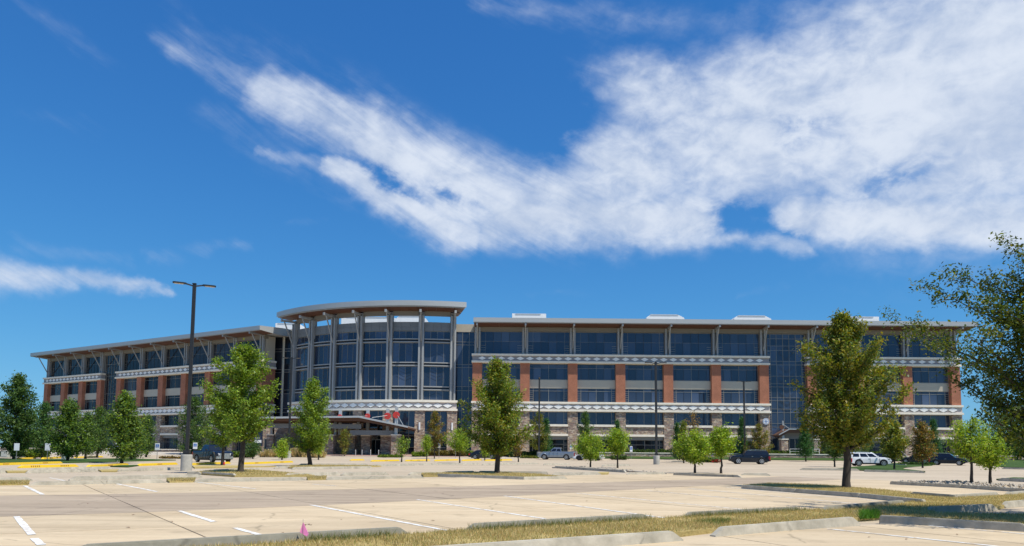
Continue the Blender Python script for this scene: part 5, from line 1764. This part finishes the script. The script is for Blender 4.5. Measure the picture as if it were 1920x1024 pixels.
def vehicle(name, label, cat, loc, heading, paint, kind, L=4.9, W=1.9, H=1.75, r=.36, wb=2.9, front=.95, rimmat=None, grille='blacktrim', lower='blacktrim', group='parked vehicles', plate=True):
    """x forward, y left. The body side is one profile with wheel openings; the cabin is a tapered glasshouse."""
    t_ = thing(name, label, cat, loc, group, heading)
    xf = L / 2
    fa, ra = xf - front, xf - front - wb
    gnd = .22 if kind == 'car' else .30
    P = {  # hood front height, hood rear height, belt height, cabin: base front, roof front, roof rear, base rear; tail
        'suv': dict(hf=.56, hr=.62, belt=.64, cab=(.22, .06, -.43, -.485), tail=.62),
        'pickup': dict(hf=.60, hr=.64, belt=.66, cab=(.20, .08, -.11, -.145), tail=.64),
        'car': dict(hf=.46, hr=.60, belt=.63, cab=(.21, .04, -.26, -.43), tail=.66)}[kind]
    zb = P['belt'] * H
    hf, hr, zt_ = P['hf'] * H, P['hr'] * H, P['tail'] * H
    cb = [c * L for c in P['cab']]
    ar = r * 1.16
    low = []
    low.append((xf - .06, gnd + .02))

    def arch(cx):
        return [(cx + ar * math.cos(a), max(gnd, r + ar * math.sin(a))) for a in np.linspace(-.25, math.pi + .25, 13) if r + ar * math.sin(a) >= gnd - .001 or True]
    bottom = [(xf - .08, gnd + .05)] + arch(fa) + [(fa - ar - .05, gnd), (ra + ar + .05, gnd)] + arch(ra) + [(-xf + .10, gnd + .08)]
    top = [(-xf + .02, gnd + .35), (-xf + .01, zt_ - .18), (-xf + .06, zt_), (cb[3], zb if kind != 'pickup' else zt_), (cb[0], hr + .02), ((cb[0] + xf) / 2, hr - .01), (xf - .28, hf), (xf - .06, hf - .10), (xf, hf - .30), (xf + .0, gnd + .30)]
    prof = bottom + top
    mid = sum(z for _, z in prof) / len(prof)
    lay = [(-W / 2, .0), (-W / 2 + .10, .035), (W / 2 - .10, .035), (W / 2, .0)]
    bm = bmesh.new()
    rows = []
    for y, g in lay:
        row = []
        for (x, z) in prof:
            e = g if z > mid else 0
            k = 1 - (.035 if abs(y) > W / 2 - .05 else 0) * (abs(x) > xf - .35)
            row.append(bm.verts.new((x * k, y * (1 - .05 * (z > zb - .1)), z + e)))
        rows.append(row)
    n = len(prof)
    bm.faces.new(rows[0]); bm.faces.new(rows[-1][::-1])
    for a, b in zip(rows, rows[1:]):
        for i in range(n):
            j = (i + 1) % n
            bm.faces.new((a[i], b[i], b[j], a[j]))
    bmesh.ops.recalc_face_normals(bm, faces=bm.faces)
    me = bpy.data.meshes.new('body'); bm.to_mesh(me); bm.free()
    body = link('body', me, paint, t_)
    # underbody pan and arch liners
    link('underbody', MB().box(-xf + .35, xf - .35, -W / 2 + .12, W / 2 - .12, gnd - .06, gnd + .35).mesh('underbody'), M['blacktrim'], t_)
    # cabin
    wbse, wrf = W / 2 - .10, W / 2 - .30
    zr = H - .02
    cbm = bmesh.new()
    def ring(z, x0, x1, hw):
        return [cbm.verts.new(p) for p in ((x0, -hw, z), (x0, hw, z), (x1, hw, z), (x1, -hw, z))]
    r0 = ring(zb - .03, cb[0], cb[3], wbse)
    r1 = ring(zr - .10, cb[0] + (cb[1] - cb[0]) * .86, cb[3] + (cb[2] - cb[3]) * .86, wbse + (wrf - wbse) * .80)
    r2 = ring(zr, cb[1] - .10, cb[2] + .10, wrf - .06)
    for a, b in ((r0, r1), (r1, r2)):
        for i in range(4):
            cbm.faces.new((a[i], a[(i + 1) % 4], b[(i + 1) % 4], b[i]))
    cbm.faces.new(r2[::-1]); cbm.faces.new(r0)
    bmesh.ops.recalc_face_normals(cbm, faces=cbm.faces)
    me = bpy.data.meshes.new('cabin'); cbm.to_mesh(me); cbm.free()
    cabin = link('cabin', me, paint, t_)

    def lerp(u, v, hw_off=.008):   # point on the glasshouse side: u from rear (0) to front (1), v from belt to roof
        xr_, xfr = cb[3] + (cb[2] - cb[3]) * v * .86, cb[0] + (cb[1] - cb[0]) * v * .86
        return xr_ + (xfr - xr_) * u, wbse + (wrf - wbse) * .80 * v + hw_off, zb - .03 + (zr - .10 - zb + .03) * v
    cuts = {'suv': [(.05, .30), (.345, .62), (.655, .93)], 'pickup': [(.06, .44), (.50, .92)], 'car': [(.14, .47), (.51, .86)]}[kind]
    for s in (-1, 1):
        for u0, u1 in cuts:
            q = [lerp(u0, .12), lerp(u1, .12), lerp(u1 - (.03 if u1 > .85 else 0), .92), lerp(u0 + (.03 if u0 < .2 else 0), .92)]
            g = MB().add([(x, s * y, z) for x, y, z in q] + [(x, s * (y - .03), z) for x, y, z in q], [(0, 1, 2, 3), (7, 6, 5, 4), (0, 4, 5, 1), (1, 5, 6, 2), (2, 6, 7, 3), (3, 7, 4, 0)])
            link('side_window', g.mesh('side_window'), M['carglass'], cabin)
    for nm, (xa_, xb_), k in (('windscreen', (cb[0], cb[1]), 1), ('rear_window', (cb[3], cb[2]), -1)):
        v0, v1 = .14, .93
        pts = []
        for v in (v0, v1):
            x = xa_ + (xb_ - xa_) * v * .86 + k * .012
            hw = (wbse + (wrf - wbse) * .8 * v) * .90
            z = zb - .03 + (zr - .10 - zb + .03) * v
            pts += [(x, -hw, z), (x, hw, z)]
        q = [pts[0], pts[1], pts[3], pts[2]]
        g = MB().add(q + [(x - k * .03, y, z) for x, y, z in q], [(0, 1, 2, 3), (7, 6, 5, 4), (0, 4, 5, 1), (1, 5, 6, 2), (2, 6, 7, 3), (3, 7, 4, 0)])
        link(nm, g.mesh(nm), M['carglass'], cabin)
    if kind == 'pickup':
        x0, x1 = cb[3] - .12, -xf + .12
        link('bed_floor', MB().box(x1, x0, -W / 2 + .14, W / 2 - .14, zt_ + .036, zt_ + .05).mesh('bed_floor'), M['blacktrim'], t_)
        for s in (-1, 1):
            link('bed_rail', MB().box(x1 - .05, x0 + .08, s * (W / 2 - .10) - .05, s * (W / 2 - .10) + .05, zt_ + .03, zt_ + .10).mesh('bed_rail', bevel=.015), paint, t_)
        link('tailgate', MB().box(-xf - .03, -xf + .02, -W / 2 + .12, W / 2 - .12, gnd + .42, zt_ + .08).mesh('tailgate', bevel=.02), paint, t_)
    # lights, grille, bumpers, mirrors, handles, trim
    for s in (-1, 1):
        link('headlight', MB().add([(xf - .10, s * (W / 2 - .06), hf - .14), (xf + .02, s * (W / 2 - .42), hf - .16), (xf + .025, s * (W / 2 - .42), hf - .36), (xf - .06, s * (W / 2 - .045), hf - .36),
                                    (xf - .20, s * (W / 2 - .10), hf - .14), (xf - .10, s * (W / 2 - .42), hf - .16), (xf - .10, s * (W / 2 - .42), hf - .36), (xf - .2, s * (W / 2 - .10), hf - .36)],
                                   [(0, 1, 2, 3), (7, 6, 5, 4), (0, 4, 5, 1), (1, 5, 6, 2), (2, 6, 7, 3), (3, 7, 4, 0)]).mesh('headlight'), M['headlight'], t_)
        h_ = .5 if kind != 'car' else .22
        link('tail_light', MB().box(-xf - .015, -xf + .22, s * (W / 2 - .11) - .115, s * (W / 2 - .11) + .09, zt_ - .12 - h_, zt_ - .10).mesh('tail_light', bevel=.02), M['taillight'], t_)
        mx = cb[0] - .28
        link('mirror', MB().box(mx - .06, mx + .10, s * (W / 2 + .10) - .10, s * (W / 2 + .10) + .10, zb - .0, zb + .17).mesh('mirror', bevel=.03), M['blacktrim'] if kind == 'pickup' else paint, t_)
        for hx in ((.33, -.02) if kind != 'pickup' else (.25, .03)):
            x = cb[3] + (cb[0] - cb[3]) * (.62 if hx > .1 else .30)
            link('door_handle', MB().box(x - .09, x + .09, s * (W / 2) - .02, s * (W / 2) + .025, zb - .20, zb - .16).mesh('door_handle'), M['chrome'], t_)
        for x in (cb[3] + (cb[0] - cb[3]) * .34, cb[3] + (cb[0] - cb[3]) * .66, cb[0] - .05):
            link('door_seam', MB().box(x - .010, x + .010, s * W / 2 - .02, s * W / 2 + .004, gnd + .16, zb - .10).mesh('door_seam'), M['blacktrim'], t_)
        link('sill_trim', MB().box(ra + ar, fa - ar, s * W / 2 - .08, s * W / 2 + .012, gnd - .04, gnd + .12).mesh('sill_trim'), M[lower], t_)
        for cx in (fa, ra):
            ol = MB()
            aa = np.linspace(-.1, math.pi + .1, 13)
            for a, b in zip(aa, aa[1:]):
                ol.bar((cx + ar * math.cos(a), s * (W / 2 - .01), r + ar * math.sin(a)), (cx + ar * math.cos(b), s * (W / 2 - .01), r + ar * math.sin(b)), .06, .06)
            link('wheel_arch', ol.mesh('wheel_arch'), M[lower] if kind != 'car' else M['blacktrim'], t_)
            wheel(t_, cx, s * (W / 2 - .125), r, rimmat or M['rim'], s)
    gw = W * .28
    link('grille', MB().box(xf - .08, xf + .03, -gw, gw, hf - .48, hf - .15).mesh('grille', bevel=.02), M[grille], t_)
    if kind == 'pickup':
        gb = MB()
        for k in range(3):
            gb.box(xf + .02, xf + .05, -gw, gw, hf - .44 + k * .11, hf - .40 + k * .11)
        link('grille_bar', gb.mesh('grille_bar'), M['chrome'], t_)
    bm_ = M['chrome'] if kind == 'pickup' else M['blacktrim'] if kind == 'suv' else paint
    link('front_bumper', MB().box(xf - .22, xf + .07, -W / 2 + .05, W / 2 - .05, gnd + .10, gnd + .36).mesh('front_bumper', bevel=.04), bm_, t_)
    link('rear_bumper', MB().box(-xf - .08, -xf + .2, -W / 2 + .05, W / 2 - .05, gnd + .10, gnd + .34).mesh('rear_bumper', bevel=.04), bm_, t_)
    if plate:
        link('number_plate', MB().box(-xf - .095, -xf - .03, -.17, .17, gnd + .42, gnd + .58).mesh('number_plate'), M['signwhite'], t_)
    if kind == 'suv':
        for s in (-1, 1):
            link('roof_rail', MB().bar((cb[2] + .15, s * (wrf - .02), zr + .05), (cb[1] - .2, s * (wrf - .02), zr + .05), .05).box(cb[2] + .2, cb[2] + .3, s * (wrf - .02) - .02, s * (wrf - .02) + .02, zr - .03, zr + .05).box(cb[1] - .4, cb[1] - .3, s * (wrf - .02) - .02, s * (wrf - .02) + .02, zr - .03, zr + .05).mesh('roof_rail'), M['chrome'], t_)
    return t_


def onlot(px, py):
    b = G(px, py)
    b.z += -.035
    return b


navy, silver, white, black, blueblack = carpaint('navy_paint', (.006, .009, .018)), carpaint('silver_paint', (.33, .35, .38), .7), carpaint('white_paint', (.78, .79, .80), 0), carpaint('black_paint', (.010, .011, .013)), carpaint('blue_black_paint', (.005, .007, .014))
vehicle('pickup_truck', 'dark navy pickup truck facing us with a chrome grille beside the tall lamp', 'pickup truck', onlot(398, 866.3), R(-42), navy, 'pickup', 5.5, 1.98, 1.9, .40, 3.4, .95, M['rim'], 'chrome', plate=False)
vehicle('pickup_truck', 'silver four door pickup truck seen from its side in front of the right wing', 'pickup truck', onlot(1045, 861.6), R(166), silver, 'pickup', 5.85, 2.0, 1.95, .41, 3.55, .98, M['rim'], 'chrome', 'silver' if 'silver' in M else 'blacktrim')
vehicle('car', 'white sports car half hidden by the tail of the silver pickup', 'car', onlot(1104, 863), R(163), white, 'car', 4.6, 1.9, 1.38, .37, 2.75, .92, M['rimdark'])
vehicle('car', 'black saloon car with tinted glass behind the brownish green tree', 'car', onlot(909, 860.5), R(-14), black, 'car', 4.85, 1.85, 1.45, .35, 2.8, .98)
vehicle('sport_utility', 'large black sport utility vehicle parked below the low stone wall', 'SUV', onlot(1405, 869.8), R(172), blueblack, 'suv', 5.05, 2.0, 1.86, .42, 3.0, .95)
vehicle('sport_utility', 'white sport utility vehicle with black lower trim by the lawn island', 'SUV', onlot(1629, 873.5), R(-10), white, 'suv', 4.75, 1.95, 1.72, .39, 2.85, .93)
vehicle('car', 'black car mostly hidden behind the bonnet of the white sport utility', 'car', onlot(1652, 867.5), R(-30), black, 'car', 4.5, 1.85, 1.5, .35, 2.7, .9)
vehicle('car', 'black car seen from behind with red tail lights under the rusty tree', 'car', onlot(1722, 869), R(128), black, 'car', 4.7, 1.85, 1.55, .35, 2.75, .92)
vehicle('sport_utility', 'dark blue crossover facing right at the far right of the row', 'SUV', onlot(1778, 872.0), R(-38), blueblack, 'suv', 4.55, 1.85, 1.65, .36, 2.7, .9)


# ------------------------------------------------------------------ lamps
def lamp(label, b, top_py, px_top, az, base_h=1.05, rb=.36, arms=2, pr=.12):
    s = ppm(b)
    H = atY(px_top, top_py, b.y).z - b.z
    t_ = thing('parking_lamp', label, 'lamp post', b, 'tall car park lamps')
    pl = MB().tube([(0, 0, -.05), (0, 0, base_h - .04), (0, 0, base_h)], [rb, rb, rb - .04], 28)
    link('concrete_base', pl.mesh('concrete_base'), M['plinth'], t_)
    link('base_plate', MB().box(-.24, .24, -.24, .24, base_h, base_h + .05).box(-.19, .19, -.19, .19, base_h + .05, base_h + .30).mesh('base_plate', bevel=.015), M['lamp'], t_)
    pole = MB()
    pole.prism([(-pr, -pr), (pr, -pr), (pr, pr), (-pr, pr)], 'z', base_h + .30, H)
    link('pole', pole.mesh('pole', bevel=.025), M['lamp'], t_)
    link('pole_cap', MB().box(-pr - .03, pr + .03, -pr - .03, pr + .03, H, H + .06).mesh('pole_cap', bevel=.02), M['lamp'], t_)
    for k in range(arms):
        a = az + k * math.pi
        Mt = Matrix.Rotation(a, 4, 'Z') @ Matrix.Translation((0, 0, H - .12))
        arm = MB(Mt).bar((pr, 0, 0), (.55, 0, .10), .08, .09)
        o = link('lamp_arm', arm.mesh('lamp_arm'), M['lamp'], t_)
        hd = MB(Mt)
        hd.prism([(.50, -.07), (.62, -.15), (1.22, -.17), (1.36, -.08), (1.36, .08), (1.22, .17), (.62, .15), (.50, .07)], 'z', .06, .16)
        o2 = link('lamp_head', hd.mesh('lamp_head', bevel=.015), M['lamp'], t_)
        link('lens', MB(Mt).box(.68, 1.26, -.12, .12, .045, .059).mesh('lens'), M['lens'], o2)
    return t_


ra_ = math.atan2(-.469, -.883)
lamp('tallest twin headed lamp post on a concrete base left of the rotunda', G(349, 882), 533, 361.5, ra_, pr=.10)
lamp('dark lamp post on a concrete base right of the brick piers centre', G(1231, 870.5), 680, 1228, R(4), rb=.38, pr=.13)
lamp('slim dark lamp post behind the brown green tree by the silver pickup', G(1010.5, 859), 709, 1008.5, R(88), pr=.13)
lamp('dark lamp post rising behind the black sport utility', G(1397, 861), 715, 1390.5, R(10), pr=.13)
lamp('dark lamp post on a concrete base beside the tan grasses', G(541, 858.5), 671, 545, R(8), pr=.13)


# ------------------------------------------------------------------ signs
def sign(label, px, py_post, py_plate, w=.36, h=.55, blue=True, big=False):
    b = G(px, py_post)
    zc = atY(px, py_plate, b.y).z - b.z
    t_ = thing('accessible_parking_sign', label, 'sign', b, 'parking signs on thin posts')
    link('post', MB().box(-.025, .025, -.01, .03, -.1, zc + h / 2).mesh('post'), M['post'], t_)
    p = link('sign_plate', MB().box(-w / 2, w / 2, -.035, -.012, zc - h / 2, zc + h / 2).mesh('sign_plate', bevel=.004), M['signwhite'], t_)
    if blue:
        link('symbol_panel', MB().box(-w * .36, w * .36, -.042, -.036, zc - h * .12, zc + h * .34).mesh('symbol_panel'), M['signblue'], p)
        sy = MB()
        u = w * .30
        z = zc + h * .1
        sy.tube([(-u * .12, -.043, z + u * .72), (-u * .12, -.047, z + u * .72)], u * .15, 10)
        sy.bar((-u * .12, -.045, z + u * .5), (-u * .02, -.045, z - u * .1), .004, u * .2)
        sy.bar((-u * .02, -.045, z - u * .1), (u * .42, -.045, z - u * .1), .004, u * .16)
        sy.bar((u * .40, -.045, z - u * .1), (u * .60, -.045, z - u * .6), .004, u * .16)
        for k in range(9):
            a0, a1 = R(110 + k * 24), R(110 + (k + 1) * 24)
            sy.bar((math.cos(a0) * u * .5, -.045, z - u * .35 + math.sin(a0) * u * .5), (math.cos(a1) * u * .5, -.045, z - u * .35 + math.sin(a1) * u * .5), .004, u * .13)
        link('wheelchair_symbol', sy.mesh('wheelchair_symbol'), M['signwhite'], p)
    return t_


for px, pp_, pl, lab, w, h, bl in [
        (30, 864, 838, 'white sign on a post in front of the left edge tree', .55, .75, False), (88, 864, 838, 'white sign on a post right of the pointed evergreen', .55, .75, False),
        (142.5, 860, 839.5, 'blue and white sign behind the utility box tree', .6, .8, True), (220, 866, 838, 'blue and white accessible sign at the ragged green tree', .5, .75, True),
        (294, 863, 837.5, 'blue and white accessible sign right of the last lawn tree', .55, .8, True), (365, 862, 836, 'blue and white accessible sign above the bed of the navy pickup', .55, .8, True),
        (823, 859, 835, 'blue and white accessible sign under the yellow brown tree', .42, .8, True), (854, 858, 836.5, 'small white sign left of the hedge behind the lime tree', .4, .6, False),
        (928.5, 859, 837, 'white sign against the trunk of the brownish green tree', .4, .8, True), (976, 858, 837, 'small white sign by the pier left of the silver pickup', .4, .6, False),
        (1071, 859, 838, 'blue and white accessible sign above the tail of the silver pickup', .45, .75, True), (1183.5, 860, 842, 'tall white and blue sign right of the second lime tree', .45, .95, True)]:
    sign(lab, px, pp_, pl, w, h, bl)

# ------------------------------------------------------------------ small things
def ubox(label, px, py, w, d, h):
    b = G(px, py)
    t_ = thing('utility_box', label, 'utility box', b)
    link('cabinet', MB().box(-w / 2, w / 2, -d / 2, d / 2, 0, h).mesh('cabinet', bevel=.03), M['box'], t_)
    link('cabinet_lid', MB().box(-w / 2 - .03, w / 2 + .03, -d / 2 - .03, d / 2 + .03, h + .002, h + .06).mesh('cabinet_lid', bevel=.015), M['box'], t_)
    link('cabinet_door', MB().box(-w * .42, w * .42, -d / 2 - .02, -d / 2 - .003, .1, h - .08).mesh('cabinet_door', bevel=.008), M['box'], t_)


ubox('grey utility box at the foot of the broad pointed evergreen', 122.5, 863, .65, .5, 1.05)
ubox('grey green utility box at the far left edge of the lawn', 10, 857.5, .9, .6, .85)
b = G(567, 1021, .05)
fl_ = thing('marker_flag', 'pink survey marker flag on a wire by the near kerb', 'marker flag', b)
link('wire', MB().tube([(0, 0, -.1), (.004, 0, .12), (-.002, 0, .345)], .003, 6).mesh('wire'), M['post'], fl_)
fg = MB()
pts = [(0, 0, .30), (-.045, -.01, .14), (-.005, .012, .11), (.06, .03, .07), (.08, .04, .11), (.04, .025, .2)]
fg.add([(x, y, z) for x, y, z in pts] + [(x + .0015, y + .003, z) for x, y, z in pts], [(0, 1, 2, 5), (2, 3, 4, 5), (11, 8, 7, 6), (11, 10, 9, 8)] + [(i, (i + 1) % 6, 6 + (i + 1) % 6, 6 + i) for i in range(6)])
link('flag_sheet', fg.mesh('flag_sheet'), M['pink'], fl_)
b = G(420, 872.5, .02)
tg = thing('tree_tag', 'small red bag at the foot of the tagged young tree', 'bag', b)
link('bag_body', MB().tube([(0, 0, 0), (0, 0, .12), (.02, 0, .24), (.02, 0, .28)], [.07, .08, .05, .02], 10).mesh('bag_body', smooth=True), M['red'], tg)
# dry leaves scattered on the concrete
lf = []
rg = np.random.default_rng(8)
M['dryleaf'] = mat('dry_leaf_brown', (.16, .065, .03), .8)
spots = [(572, 985), (579, 984), (583, 985), (322, 979), (250, 966), (165, 945), (357, 920), (444, 938), (1000, 978), (812, 977), (530, 1000), (410, 946), (905, 993), (700, 950), (1100, 940), (1630, 1008), (1795, 1003), (1700, 1012), (240, 990), (640, 975)]
lb = MB()
for p in spots:
    c = G(*p, .004)
    an = rg.uniform(0, 6.28)
    ca_, sa_ = math.cos(an), math.sin(an)
    k = rg.uniform(.8, 1.5)
    lb.add([(c.x + k * (x * ca_ - y * sa_), c.y + k * (x * sa_ + y * ca_), c.z + z) for x, y, z in ((-.04, 0, .004), (0, .02, .016), (.045, 0, .010), (0, -.022, .014))], [(0, 1, 2, 3)])
tag(link('fallen_leaves', lb.mesh('fallen_leaves', recalc=False), M['dryleaf']), kind='stuff')
# bollards under the entrance canopy
for px, where in ((668, 'left of the doors by the left dark pier'), (680, 'beside the left dark pier'), (696, 'just left of the glass doors'), (711, 'right of the glass doors')):
    x = cx_at(px, 127)
    o = thing('bollard', 'slim metal bollard under the canopy ' + where, 'bollard', Vector((x, 127, .42)), 'bollards under the canopy')
    link('bollard_post', MB().tube([(0, 0, 0), (0, 0, .95), (0, 0, 1.0)], [.08, .08, .05], 10).mesh('bollard_post'), M['masts'], o)
